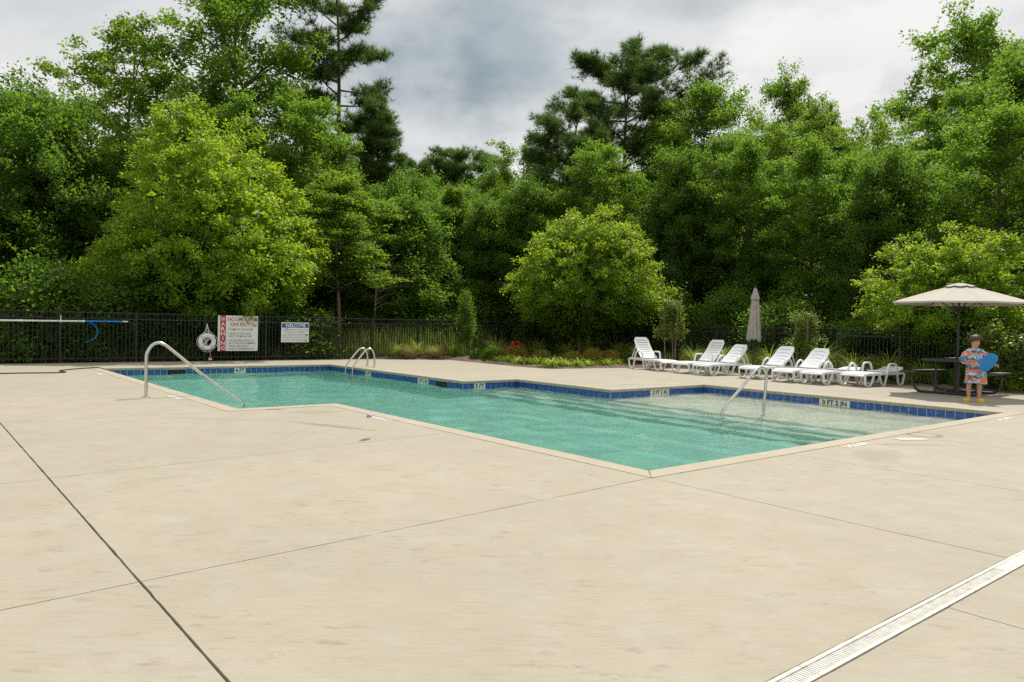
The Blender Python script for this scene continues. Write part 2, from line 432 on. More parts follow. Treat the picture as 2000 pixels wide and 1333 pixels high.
def slab(x0, x1, lo, hi, gl=.004, gr=.004, gb=.004, gt=.004):
    lo = lo if callable(lo) else con(lo); hi = hi if callable(hi) else con(hi)
    a, b = x0+gl, x1-gr
    P = [(a, lo(a)+gb), (b, lo(b)+gb), (b, hi(b)-gt), (a, hi(a)-gt)]
    bm = bmesh.new()
    for (u0, u1, w0, w1) in OUTC:
        q = P
        for (nx, ny, dd) in ((-1, 0, -u0), (1, 0, u1), (0, -1, -w0), (0, 1, w1)):
            if len(q) > 2: q = clip(q, nx, ny, dd)
        if len(q) > 2:
            try: bm.faces.new([bm.verts.new((x, y, 0)) for x, y in q])
            except Exception: pass
    if not bm.faces: bm.free(); return
    bmesh.ops.remove_doubles(bm, verts=bm.verts, dist=.0005)
    ed = [e for e in bm.edges if len(e.link_faces) == 1 and e.calc_length() > .5]
    for e in ed:
        old = {v for v in bm.verts}
        dv = (e.verts[1].co-e.verts[0].co).normalized(); nn = Vector((-dv.y, dv.x, 0)); r = bmesh.ops.subdivide_edges(bm, edges=[e], cuts=min(60, int(e.calc_length()/.09)))
        for v in bm.verts:
            if v not in old: v.co += nn*(random.gauss(0, .0007) - (.006*random.random() if random.random() < .05 else 0)*0)
    ed = [e for e in bm.edges if len(e.link_faces) == 1]
    r = bmesh.ops.extrude_edge_only(bm, edges=ed)
    for v in r['geom']:
        if isinstance(v, bmesh.types.BMVert): v.co.z = -.045
    for f in bm.faces:
        f.normal_update()
    for f in bm.faces:
        if abs(f.normal.z) > .5 and f.normal.z < 0: f.normal_flip()
    me = bpy.data.meshes.new('slab'); bm.to_mesh(me); bm.free(); me.materials.append(m_slab)
    link('slab', me, deck)
for (x0, x1, gl, gr) in [(-22, -13, 0, .004), (-13, -8.5, .004, .004), (-8.5, -4.25, .004, .0065), (-4.25, -.2, .0065, .004)]:
    slab(x0, x1, -2.842, H3, gl, gr); slab(x0, x1, H3, H2, gl, gr)
    if x1 < -1: 
        slab(x0, x1, H2, 6.05, gl, gr); slab(x0, x1, 6.05, 11.3, gl, gr); slab(x0, x1, 11.3, 15.7, gl, gr); slab(x0, x1, 15.7, 17.9, gl, gr, .004, 0)
slab(-4.25, .2, H2, 6.05, .0065, 0); slab(-4.25, -1.6, 6.05, 11.3, .0065, 0); slab(-4.25, -1.6, 11.3, 15.71, .0065, 0)
slab(-4.25, -1.81, 15.71, 17.9, .0065); slab(-1.81, 2.5, 15.5, 17.9); slab(2.5, 7.3, 15.7, 17.9); slab(7.3, 13.9, 15.7, 17.9)
slab(2.5, 9.2, 9.17, 15.7); slab(9.2, 13.9, 9.17, 15.7); slab(5, 9.2, 6.0, 9.17, 0, .004, 0); slab(9.2, 13.9, 6.0, 9.17)
slab(9.0, 13.9, 3.0, 6.0, 0); slab(9.0, 13.9, -.2, 3.0, 0)
for x0, x1 in [(-.2, 2.0), (2.0, 4.55), (4.55, 7.0), (7.0, 9.2), (9.2, 13.9)]: slab(x0, x1, -2.842, -.2 if x0 > 9 else -.1)
for x0, x1 in [(-22, -8.5), (-8.5, -5.8), (-5.8, -3.5), (-3.5, -1.34), (-1.34, 1.0), (1.0, 3.3), (3.3, 6.0), (6.0, 9.2), (9.2, 13.9)]: slab(x0, x1, -14, -2.944)

# worn, illegible painted marks on the deck beside the coping
def worn_mat():
    M = Mat('worn_paint'); p = M.pos(); n = M.noise(p, 22, 3, .6)
    t = M.n('ShaderNodeBsdfTransparent'); mx = M.n('ShaderNodeMixShader')
    M.l(M.math('MULTIPLY', M.ramp(n, [(.44, 0.0), (.52, 1.0)]), .85), mx.inputs[0]); M.l(t.outputs[0], mx.inputs[1])
    M.l(M.bsdf((.74, .71, .64), .7), mx.inputs[2]); return M.done(mx.outputs[0])
m_worn = worn_mat()
for (x, y, L, w, a) in [(-1.83, 13.6, .6, .12, 90), (-1.80, 8.05, .62, .13, 90), (-.30, 4.28, .5, .12, 90), (3.2, -.30, .5, .12, 0), (7.85, -.30, .6, .13, 0), (6.1, 9.4, .3, .1, 0), (8.4, 6.4, .5, .1, 0)]:
    b = MB(); b.add([(-L/2, -w/2, 0), (L/2, -w/2, 0), (L/2, w/2, 0), (-L/2, w/2, 0)], [(0, 1, 2, 3)])
    o = b.build('painted_mark', m_worn, deck); o.location = (x, y, .0045); o.rotation_euler = (0, 0, math.radians(a))
b = MB(); b.box((0, 0, 0), (.40, .13, .008)); o = b.build('pale_plate', simple('pale_plate', (.56, .53, .46), .6), deck, bevel=.002); o.location = (4.28, -.45, .004); o.rotation_euler = (0, 0, math.radians(-28))

# ------------------------------------------------------------------ pool basin
pool = MB()
n = len(PX)
for i in range(n):
    (x0, y0), (x1, y1) = PX[i], PX[(i+1) % n]
    pool.add([(x0, y0, -.03), (x1, y1, -.03), (x1, y1, -.225), (x0, y0, -.225)], [(0, 1, 2, 3)], 1)
    pool.add([(x0, y0, -.225), (x1, y1, -.225), (x1, y1, -1.7), (x0, y0, -1.7)], [(0, 1, 2, 3)], 0)
def floor_z(x, y):
    return -1.12 - .30*min(1, max(0, (y-5)/9.5))
xs = sorted({p[0] for p in PX} | {5.52, 5.13, 4.74}); ys = sorted({p[1] for p in PX} | {8, 10, 12, 14})
for i in range(len(xs)-1):
    for j in range(len(ys)-1):
        mx, my = (xs[i]+xs[i+1])/2, (ys[j]+ys[j+1])/2
        if not in_poly(mx, my, PX): continue
        q = [(xs[i], ys[j]), (xs[i+1], ys[j]), (xs[i+1], ys[j+1]), (xs[i], ys[j+1])]
        pool.add([(a, b, floor_z(a, b)) for a, b in q], [(0, 1, 2, 3)], 0)
basin = struct(pool.build('swimming_pool', [m_plaster, m_grout]))
def solid(name, x0, x1, y0, y1, z0, z1, mat, parent):
    b = MB(); b.box(((x0+x1)/2, (y0+y1)/2, (z0+z1)/2), (x1-x0, y1-y0, z1-z0)); return b.build(name, mat, parent, bevel=.015)
solid('shelf', 5.91, 8.97, .01, 6.0, -1.2, -.31, simple('shelf_plaster', (.94, .90, .76), .8, var=.04, scale=3), basin)
for k, (xa, zt) in enumerate([(5.52, -.52), (5.13, -.72), (4.74, -.92)]):
    solid('step', xa, 5.905, .01+.002*k, 8.95-.002*k, -1.2, zt, m_plaster, basin)
for k, (xa, zt) in enumerate([(-1.1, -.45), (-.75, -.72), (-.40, -.98)]):
    solid('step', -1.49, xa, 6.17+.002*k, 9.6-.002*k, -1.45, zt, m_plaster, basin)
# coping, one mitred length per edge
IN, OU = offset_poly(PX, -.022), offset_poly(PX, .197)
for i in range(n):
    j = (i+1) % n; b = MB()
    a0, a1, c0, c1 = IN[i], IN[j], OU[i], OU[j]
    e = (Vector(a1)-Vector(a0)).normalized()*.0025
    a0 = (a0[0]+e.x, a0[1]+e.y); a1 = (a1[0]-e.x, a1[1]-e.y); c0 = (c0[0]+e.x, c0[1]+e.y); c1 = (c1[0]-e.x, c1[1]-e.y)
    nin = Vector((a0[0]-c0[0], a0[1]-c0[1])); 
    ew = Vector((-(a1[1]-a0[1]), a1[0]-a0[0])).normalized()   # outward
    pr = [(a0, a1, .004, .012), (c0, c1, .004, 0)]
    T = [(a0[0]+ew.x*.012, a0[1]+ew.y*.012, .005), (a1[0]+ew.x*.012, a1[1]+ew.y*.012, .005), (c1[0], c1[1], .003), (c0[0], c0[1], .003)]
    Fu = [(a0[0], a0[1], -.008), (a1[0], a1[1], -.008)]; Fl = [(a0[0], a0[1], -.056), (a1[0], a1[1], -.056)]
    Bt = [(c0[0], c0[1], -.056), (c1[0], c1[1], -.056)]
    V = T + Fu + Fl + Bt
    b.add(V, [(0, 1, 2, 3), (0, 4, 5, 1), (6, 8, 9, 7), (3, 2, 9, 8), (0, 3, 8, 6, 4), (1, 5, 7, 9, 2)], 0)
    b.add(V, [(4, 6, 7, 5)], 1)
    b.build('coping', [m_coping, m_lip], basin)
# waterline tiles on the walls the camera faces, one object each
TS = .1524
tb = MB(); tb.box((0, 0, 0), (.1405, .010, .1450)); tile0 = tb.build('tile', m_tile, basin, bevel=.002); tile_me = tile0.data; first = [tile0]
mk_free = {0: [(3.20, 3.50)], 1: [(2.15, 2.47), (4.66, 5.20)], 2: [(.30, .61)], 4: [(1.27, 1.88)], 5: [(2.80, 3.41)]}
sk = {0: [(1.52, 1.98)], 1: [(5.52, 5.99)]}
def wall_frame(i):
    a, b = Vector(PX[i]), Vector(PX[(i+1) % n]); e = (b-a).normalized(); nin = Vector((e.y, -e.x)); return a, e, nin, (b-a).length
for i in (0, 1, 2, 3, 4, 5):
    a, e, nin, L = wall_frame(i); NT = round(L/TS); pt = L/NT
    blocked = [(round(p/pt)*pt, round(q/pt)*pt) for p, q in mk_free.get(i, []) + sk.get(i, [])]
    for k in range(NT):
        s0 = k*pt; s1 = s0+pt
        if any(s1 > q0+.02 and s0 < q1-.02 for q0, q1 in blocked): continue
        c = a + e*((s0+s1)/2) + nin*.004
        if first: o = first.pop()
        else: o = link('tile', tile_me, basin)
        o.location = (c.x, c.y, -.1325); o.scale = (pt/TS, 1, 1); o.rotation_euler = (random.uniform(-.01, .01), 0, math.atan2(e.y, e.x)+random.uniform(-.004, .004))
# the near walls' tiles, out of the camera's sight
b = MB()
for i in (6, 7, 8, 9):
    a, e, nin, L = wall_frame(i)
    for k in range(int(L/TS)):
        c = a + e*((k+.5)*TS) + nin*.004; b.box((c.x, c.y, -.1325), (.1475, .010, .1475), math.atan2(e.y, e.x))
o = b.build('tile_band', m_tile, basin); o['kind'] = 'stuff'
MT = {(0, 0): '4 FT', (1, 0): '4 FT', (1, 1): '3 FT 6 IN', (2, 0): '3 FT', (4, 0): '0 FT 5 IN', (5, 0): '0 FT 5 IN'}
for (i, k), s in MT.items():
    q0, q1 = mk_free[i][k]; a, e, nin, L = wall_frame(i)
    pt = L/round(L/TS); q0, q1 = round(q0/pt)*pt, round(q1/pt)*pt
    c = a + e*((q0+q1)/2) + nin*.005
    b = MB(); b.box((0, 0, 0), (q1-q0-.004, .012, .150)); o = b.build('depth_marker', m_marker, basin, bevel=.002)
    o.location = (c.x, c.y, -.132); o.rotation_euler = (0, 0, math.atan2(e.y, e.x))
    w = q1-q0
    text_mesh('lettering', s, m_ink, o, -w*.40, w*.40, .012, .096, -.0075, .030)
for i, L2 in sk.items():
    for q0, q1 in L2:
        a, e, nin, L = wall_frame(i); pt = L/round(L/TS); q0, q1 = round(q0/pt)*pt, round(q1/pt)*pt; c = a + e*((q0+q1)/2) + nin*.003
        b = MB(); b.box((0, 0, 0), (q1-q0-.012, .006, .135)); o = b.build('skimmer_opening', m_dark, basin); o.location = (c.x, c.y, -.135); o.rotation_euler = (0, 0, math.atan2(e.y, e.x))  # flat near-black panel: the shade inside the opening is painted as its colour

# ------------------------------------------------------------------ water
def water_mat():
    M = Mat('pool_water'); p = M.pos()
    n1 = M.noise(M.map(p, (5, 5, 5), (0, 0, .5)), 1.0, 3, .5); n2 = M.noise(p, 17, 2, .5)
    h = M.math('ADD', n1, M.math('MULTIPLY', n2, .25))
    nm = M.bump(n1, .22, .03)
    fr = M.n('ShaderNodeFresnel'); fr.inputs['IOR'].default_value = 1.333; M.l(nm, fr.inputs['Normal'])
    gl = M.n('ShaderNodeBsdfGlossy'); gl.inputs['Roughness'].default_value = .03; M.l(nm, gl.inputs['Normal'])
    rf = M.n('ShaderNodeBsdfRefraction'); rf.inputs['IOR'].default_value = 1.333; rf.inputs['Roughness'].default_value = .0; M.l(nm, rf.inputs['Normal'])
    tr = M.n('ShaderNodeBsdfTransparent')
    m1 = M.n('ShaderNodeMixShader'); m1.inputs[0].default_value = .26; M.l(rf.outputs[0], m1.inputs[1]); M.l(tr.outputs[0], m1.inputs[2])
    m2 = M.n('ShaderNodeMixShader'); bf_ = M.n('ShaderNodeNewGeometry').outputs['Backfacing']; M.l(M.math('MULTIPLY', fr.outputs[0], M.math('ADD', .60, M.math('MULTIPLY', bf_, .40))), m2.inputs[0]); M.l(m1.outputs[0], m2.inputs[1]); M.l(gl.outputs[0], m2.inputs[2])
    va = M.n('ShaderNodeVolumeAbsorption'); va.inputs['Color'].default_value = (.12, .87, .82, 1); va.inputs['Density'].default_value = .33
    M.l(va.outputs[0], M.out.inputs['Volume'])
    return M.done(m2.outputs[0])
m_water = water_mat()
WP = offset_poly(PX, .008)
def lines(vals, step):
    v = sorted(set(vals)); o = []
    for a, b in zip(v[:-1], v[1:]):
        k = max(1, int(round((b-a)/step))); o += [a+(b-a)*i/k for i in range(k)]
    return o + [v[-1]]
wx, wy = lines([p[0] for p in WP], .07), lines([p[1] for p in WP], .07)
waves = []
for k in range(26):
    lam = 10**random.uniform(math.log10(.20), math.log10(1.2)); ang = random.gauss(math.radians(25), .9)
    waves.append((2*PI/lam*math.cos(ang), 2*PI/lam*math.sin(ang), random.uniform(0, 6.28), .0042*lam*random.uniform(.5, 1.0)))
GX, GY = np.meshgrid(np.array(wx), np.array(wy), indexing='ij'); HZ = np.zeros_like(GX)
for kx, ky, ph, am in waves: HZ += am*np.sin(kx*GX+ky*GY+ph)
wv = []; idx = {}; wf = []
def wid(i, j):
    if (i, j) not in idx: idx[(i, j)] = len(wv); wv.append((wx[i], wy[j], WATER+HZ[i, j]))
    return idx[(i, j)]
IN_ = np.zeros((len(wx)-1, len(wy)-1), bool)
for i in range(len(wx)-1):
    for j in range(len(wy)-1):
        IN_[i, j] = in_poly((wx[i]+wx[i+1])/2, (wy[j]+wy[j+1])/2, WP)
edges = []
for i in range(len(wx)-1):
    for j in range(len(wy)-1):
        if not IN_[i, j]: continue
        wf.append((wid(i, j), wid(i+1, j), wid(i+1, j+1), wid(i, j+1)))
        for di, dj, p, q in ((-1, 0, (i, j+1), (i, j)), (1, 0, (i+1, j), (i+1, j+1)), (0, -1, (i, j), (i+1, j)), (0, 1, (i+1, j+1), (i, j+1))):
            a, b_ = i+di, j+dj
            if not (0 <= a < len(wx)-1 and 0 <= b_ < len(wy)-1) or not IN_[a, b_]: edges.append((p, q))
low = {}
def lid(k):
    if k not in low: low[k] = len(wv); wv.append((wx[k[0]], wy[k[1]], -1.6))
    return low[k]
for p, q in edges: wf.append((wid(*q), wid(*p), lid(p), lid(q)))
me = bpy.data.meshes.new('water'); 
nb = len(wv)
for (a, b_, c, e) in cells(WP, None):
    o_ = len(wv); wv += [(a, c, -1.6), (a, e, -1.6), (b_, e, -1.6), (b_, c, -1.6)]; wf.append((o_, o_+1, o_+2, o_+3))
me.from_pydata(wv, [], wf); me.materials.append(m_water); me.polygons.foreach_set('use_smooth', [True]*len(me.polygons))
try: me.set_sharp_from_angle(angle=math.radians(50))
except Exception: pass
struct(link('water', me))

# ------------------------------------------------------------------ planting bed
BED = [(15.6, 18.6), (6.9, 18.6), (7.2, 17.88), (8.3, 17.25), (9.24, 16.75), (9.3, 15.8), (9.25, 14.3), (9.15, 13.1), (9.25, 12.2), (9.6, 11.58), (10.75, 11.42), (12.2, 11.25), (13.2, 10.95), (13.75, 10.3), (13.88, 9.3), (13.85, 3.8), (13.88, 1.2), (13.88, -9), (15.6, -9)]
def seg_dist(px, py, P):
    dmin = np.full(px.shape, 1e9)
    for i in range(len(P)):
        ax, ay = P[i-1]; bx, by = P[i]; dx, dy = bx-ax, by-ay
        t = np.clip(((px-ax)*dx+(py-ay)*dy)/(dx*dx+dy*dy), 0, 1)
        dmin = np.minimum(dmin, np.hypot(px-ax-t*dx, py-ay-t*dy))
    return dmin
bxs = np.arange(6.6, 15.7, .075); bys = np.arange(-9, 18.7, .075)
BX, BY = np.meshgrid(bxs, bys, indexing='ij')
ins = np.zeros(BX.shape, bool); j = len(BED)-1
for i in range(len(BED)):
    xi, yi = BED[i]; xj, yj = BED[j]
    cnd = ((yi > BY) != (yj > BY)) & (BX < (xj-xi)*(BY-yi)/(yj-yi+1e-12)+xi); ins ^= cnd; j = i
dist = seg_dist(BX, BY, BED)*np.where(ins, 1, -1)
nz = sum(np.sin(BX*a+BY*b+c)*w for a, b, c, w in [(7, 3, 1, .012), (-4, 9, 2, .012), (17, 13, .3, .007), (-23, 11, 4, .006), (2, -3, 0, .015), (31, -27, 1, .004)])
BZ = np.minimum(dist*.55, .05) + nz*np.clip(dist*4, 0, 1) + rng.normal(0, .006, BX.shape)*np.clip(dist*5, 0, 1)
keep = dist > -.11; bi = -np.ones(BX.shape, int); bi[keep] = np.arange(keep.sum())
bv = np.stack([BX[keep], BY[keep], BZ[keep]], 1)
bf = [(bi[i, j], bi[i+1, j], bi[i+1, j+1], bi[i, j+1]) for i in range(len(bxs)-1) for j in range(len(bys)-1) if keep[i, j] and keep[i+1, j] and keep[i+1, j+1] and keep[i, j+1]]
me = bpy.data.meshes.new('planting_bed'); me.from_pydata(bv.tolist(), [], bf); me.materials.append(m_mulch)
struct(link('planting_bed', me))


# ------------------------------------------------------------------ fence
def tube_obj(name, pts, r, mat, parent=None, k=6, n=10, sy=1.0, smooth=True):
    b = MB(); b.tube(smooth_path(pts, k) if k else pts, r, n, sy); return b.build(name, mat, parent, smooth)
FH = 1.325
def fence(name, label, L, posts, loc, rz):
    F = thing(name, label, 'fence', loc, rz, 'black metal fences around the pool')
    for z in (FH, FH-.165, .11):
        b = MB(); b.box((L/2, 0, z), (L, .028, .034)); b.build('rail', m_black, F, bevel=.003)
    pb = MB(); pb.box((0, 0, (FH+.03)/2-.02), (.055, .055, FH+.07)); pb.box((0, 0, FH+.055), (.066, .066, .02))
    pm = None
    for s in posts:
        o = pb.build('post', m_black, F, bevel=.003) if pm is None else link('post', pm, F)
        pm = o.data; o.location = (s, 0, 0)
    kb = MB(); kb.box((0, 0, FH/2+.03), (.016, .016, FH-.08)); km = None
    i = 0; s = .05
    while s < L-.03:
        if all(abs(s-q) > .045 for q in posts):
            o = kb.build('picket', m_black, F) if km is None else link('picket', km, F)
            km = o.data; o.location = (s, 0, 0)
        s += .1017
    return F
# back run: from x=-8.2 to the corner at x=15; side run back towards the camera
fence('metal_fence', 'black picket fence along the back with the warning and welcome signs on it', 23.2, [(-1.96-5.4+.0 + 1.8*k) + 8.2 for k in range(0, 13)] + [23.17], (-8.2, 17.95, 0), 0)
fence('metal_fence', 'black picket fence running behind the loungers and the picnic table', 24.0, [1.8*k+1.0 for k in range(13)], (15.0, 17.90, 0), -PI/2)

# ------------------------------------------------------------------ signs, life ring and rescue pole on the back fence
FY = 17.90
sg = thing('warning_sign', 'white and red warning sign reading no lifeguard on duty, wired to the fence', 'sign', (1.99, FY-.03, .29))
b = MB(); b.box((.588, 0, .52), (1.176, .008, 1.04)); b.build('panel', m_signw, sg, bevel=.002)
b = MB(); b.box((.146, -.0052, .52), (.162, .003, 1.04)); strip = b.build('red_strip', m_red, sg)
U = .00183
def sx(px): return (px-425)*U
def sz(py): return 1.04-(py-128)*U*1.02
for k, ch in enumerate('WARNING'):
    w = .06 if ch == 'I' else .115
    if ch == 'I': w = .026
    text_mesh('lettering', ch, m_signw, strip, .146-w/2, .146+w/2, sz(187+k*75), .108, -.0085, .02)
for body, x0, x1, py, cap, mt, bo in [('NO LIFEGUARD', 583, 1050, 186, 56, m_redtext, .012), ('ON DUTY', 622, 1000, 266, 56, m_redtext, .015),
        ('\u2022 SWIM AT OWN RISK', 580, 992, 345, 34, m_grey_text, .004), ('\u2022 ADULTS SHOULD', 580, 955, 411, 32, m_grey_text, .004), ('NOT SWIM ALONE', 605, 965, 453, 32, m_grey_text, .004),
        ('\u2022 CHILDREN SHOULD', 578, 1015, 519, 32, m_grey_text, .004), ('NOT USE THE SWIMMING', 600, 1030, 562, 32, m_grey_text, .004), ('POOL WITHOUT', 600, 930, 606, 32, m_grey_text, .004), ('ADULT SUPERVISION', 600, 1000, 649, 32, m_grey_text, .004)]:
    text_mesh('lettering', body, mt, sg, sx(x0), sx(x1), sz(py), cap*U, -.0062, bo)
sw = thing('welcome_sign', 'small white welcome sign with a blue header, wired to the fence', 'sign', (3.89, FY-.03, .55))
b = MB(); b.box((.45, 0, .305), (.90, .008, .61)); b.build('panel', m_signw, sw, bevel=.002)
b = MB(); b.box((.45, -.0052, .515), (.86, .003, .135)); hdr = b.build('blue_header', m_blue_sign, sw)
text_mesh('lettering', 'WELCOME', m_signw, hdr, .12, .78, .515, .10, -.0085, .02)
b = MB(); random.seed(3)
for k in range(8):
    z = .395-.05*k; x = .05 + (.08 if k == 2 else 0)
    while x < .84 - (.1 if k in (2, 7) else 0):
        w = random.uniform(.03, .09); b.box((x+w/2, -.0055, z), (w, .002, .014)); x += w+.014
b.build('small_print', m_grey_text, sw)
lr = thing('life_ring', 'white life ring with rope hanging on the fence beside the warning sign', 'life ring', (1.67, FY-.10, .56))
b = MB(); R, r = .185, .068
V = []; F = []; A, B = 40, 16
for i in range(A):
    for j in range(B):
        a, c = 2*PI*i/A, 2*PI*j/B; V.append(((R+r*math.cos(c))*math.cos(a), r*.75*math.sin(c), (R+r*math.cos(c))*math.sin(a)))
        F.append((i*B+j, ((i+1) % A)*B+j, ((i+1) % A)*B+(j+1) % B, i*B+(j+1) % B))
b.add(V, F); b.build('ring', m_ring, lr, True)
for k in range(4):
    a = PI/4+k*PI/2; b = MB(); b.tube([((R+.074*math.cos(c))*math.cos(a), .058*math.sin(c), (R+.074*math.cos(c))*math.sin(a)) for c in [2*PI*q/14 for q in range(15)]], .014, 6, 1.6); b.build('strap', m_rope, lr, True)
pts = []
for k in range(41):
    a = 2*PI*k/40; sag = 1+.10*abs(math.sin(2*(a-PI/4))); pts.append(((R+r+.012)*sag*math.cos(a), -.03, (R+r+.012)*sag*math.sin(a)))
tube_obj('grab_rope', pts, .007, m_rope, lr, 0, 6)
random.seed(5)
for k in range(4):
    tube_obj('hanging_rope', [(random.uniform(-.10, -.05)*(1-2*(k % 2)), .02, .24), (random.uniform(-.06, -.02)*(1-2*(k % 2)), .01, .36), (.0, .02, .52)], .009, m_rope, lr, 5, 6)
pts = [(random.uniform(-.09, .09), .02+random.uniform(-.01, .01), random.uniform(-.10, .11)) for k in range(13)]
tube_obj('rope_coil', pts, .009, m_rope, lr, 6, 6)
tube_obj('float_line', [(.06, -.02, -.24), (.085, -.02, -.33), (.09, -.01, -.43)], .006, m_rope, lr, 4, 6)
b = MB(); b.lathe([(.0, .06), (.035, .055), (.05, .02), (.05, -.005)], 14, (.09, -.01, -.47)); b.build('float_red_half', m_red, lr, True)
b = MB(); b.lathe([(.05, -.005), (.05, -.03), (.035, -.06), (0, -.065)], 14, (.09, -.01, -.47)); b.build('float_white_half', m_ring, lr, True)

rp = thing('rescue_pole', 'long white rescue pole with blue end and hook hung along the fence', 'rescue pole', (-4.6, FY-.07, 1.085))
b = MB(); b.tube([(0, 0, -.02), (3.16, 0, .005)], .023, 12); b.build('white_section', m_signw, rp, True)
b = MB(); b.tube([(3.15, 0, .005), (4.08, 0, .012)], .020, 12); b.build('blue_section', m_blue, rp, True)
b = MB(); b.tube([(3.12, 0, .005), (3.18, 0, .005)], .029, 12); b.build('collar', m_signw, rp, True)
b = MB(); b.tube([(4.07, 0, .012), (4.2, 0, .013)], .019, 12); b.build('end_cap', m_signw, rp, True)
hk = [(3.27, 0, -.01), (3.38, 0, -.06), (3.47, 0, -.17), (3.49, 0, -.30), (3.42, 0, -.44), (3.30, 0, -.51), (3.20, 0, -.55)]
tube_obj('hook', hk, .006, m_blue, rp, 5, 6); tube_obj('hook', [(x-.02*(i > 0 and i < 6), .012, z-.01) for i, (x, y, z) in enumerate(hk)], .005, m_blue, rp, 5, 6)
b = MB(); b.box((2.64, .02, .07), (.02, .02, .14)); b.box((2.64, .0, -.03), (.02, .07, .014)); b.build('bracket', m_signw, rp)

# ------------------------------------------------------------------ rails of the pool
def flange(parent, loc):
    b = MB(); b.lathe([(.0, .026), (.03, .024), (.056, .012), (.06, 0)], 18); o = b.build('base_flange', m_steel, parent, True); o.location = loc
hr = thing('pool_handrail', 'single bent steel handrail from the deck down into the deep end', 'handrail', (-2.18, 8.27, 0))
tube_obj('rail', [(0, 0, 0), (0, 0, .3), (0, 0, .62), (.02, 0, .72), (.085, 0, .82), (.18, 0, .857), (.28, 0, .815), (.41, 0, .71), (.88, 0, .31), (1.39, 0, -.075), (1.48, 0, -.15), (1.53, 0, -.24), (1.54, 0, -.5), (1.54, 0, -1.0)], .0245, m_steel, hr, 6, 14); flange(hr, (0, 0, 0))
hs = thing('pool_handrail', 'single bent steel handrail standing in the shallow shelf water', 'handrail', (6.32, 2.8, -.31))
tube_obj('rail', [(-.02, 0, 0), (-.01, 0, .3), (.02, 0, .64), (.04, 0, .79), (-.03, 0, .91), (-.14, 0, .95), (-.30, 0, .90), (-.67, 0, .645), (-1.11, 0, .35), (-1.19, 0, .265), (-1.21, 0, .18), (-1.215, 0, .0), (-1.215, 0, -.40)], .0245, m_steel, hs, 6, 14); flange(hs, (-.02, 0, 0))
ld = thing('pool_ladder', 'steel pool ladder with two looped grab rails at the far side', 'ladder', (4.93, 14.1, 0))
for y in (.2, -.2):
    tube_obj('rail', [(0, y, 0), (0, y, .24), (-.03, y, .40), (-.12, y, .50), (-.26, y, .475), (-.43, y, .30), (-.615, y, .07), (-.655, y, -.05), (-.66, y, -.3), (-.66, y, -1.0)], .0235, m_steel, ld, 6, 12); flange(ld, (0, y, 0))
for z in (-.35, -.62, -.89):
    b = MB(); b.box((-.65, 0, z), (.09, .40, .025)); b.build('tread', m_plastic, ld, bevel=.005)

# ------------------------------------------------------------------ hose, trench drain, dropped thing
hp = [(-9, 13.6, .012), (-6, 14.1, .012), (-3.55, 14.27, .012), (-2.9, 14.2, .012), (-2.52, 14.15, .012), (-2.36, 14.35, .012), (-2.42, 14.75, .012), (-2.2, 15.1, .012), (-1.9, 15.4, .013), (-1.62, 15.52, .018), (-1.45, 15.45, .0), (-1.3, 15.3, -.10), (-1.15, 15.1, -.3)]
tag(tube_obj('hose', hp, .013, m_hose, None, 6, 8), 'dark hose snaking over the deck into the far left pool corner', 'hose')
td = thing('trench_drain', 'white slotted trench drain set in the deck at lower right', 'drain', (0, -2.893, 0))
def drain_piece(x0, x1, slots):
    L = x1-x0
    b = MB()
    for y in (-.039, .039): b.box(((x0+x1)/2, y, -.006), (L-.003, .018, .019))
    if slots:
        k = int(L/.0165)
        for i in range(k): b.box((x0+(i+.5)*L/k, 0, -.008), (L/k*.70, .062, .014))
    else: b.box(((x0+x1)/2, 0, -.008), (L-.003, .062, .018))
    b.build('grate', m_drainw, td)
for a, c, s in [(-7.5, -6.5, 1), (-6.5, -5.5, 1), (-5.5, -4.49, 1), (-4.49, -3.49, 1), (-3.49, -2.49, 1), (-2.49, -1.49, 1), (-1.49, -.49, 1), (-.49, .51, 0), (.51, 1.51, 1), (1.51, 2.51, 1), (2.51, 3.51, 1), (3.51, 4.51, 1), (4.51, 5.51, 1), (5.51, 6.51, 1), (6.51, 7.51, 1), (7.51, 8.51, 1)]: drain_piece(a, c, s)
b = MB(); b.lathe([(0, .030), (.018, .034), (.033, .026), (.038, .010), (.034, 0)], 14); b.box((-.01, -.02, .006), (.07, .012, .010), .5)
m_purple = simple('purple_plastic', (.34, .27, .62), .4)
o = b.build('purple_cap', m_purple, None, True, loc=(-.33, 4.5, .004)); tag(o, 'small pale purple cap lying on the deck by the coping', 'cap')

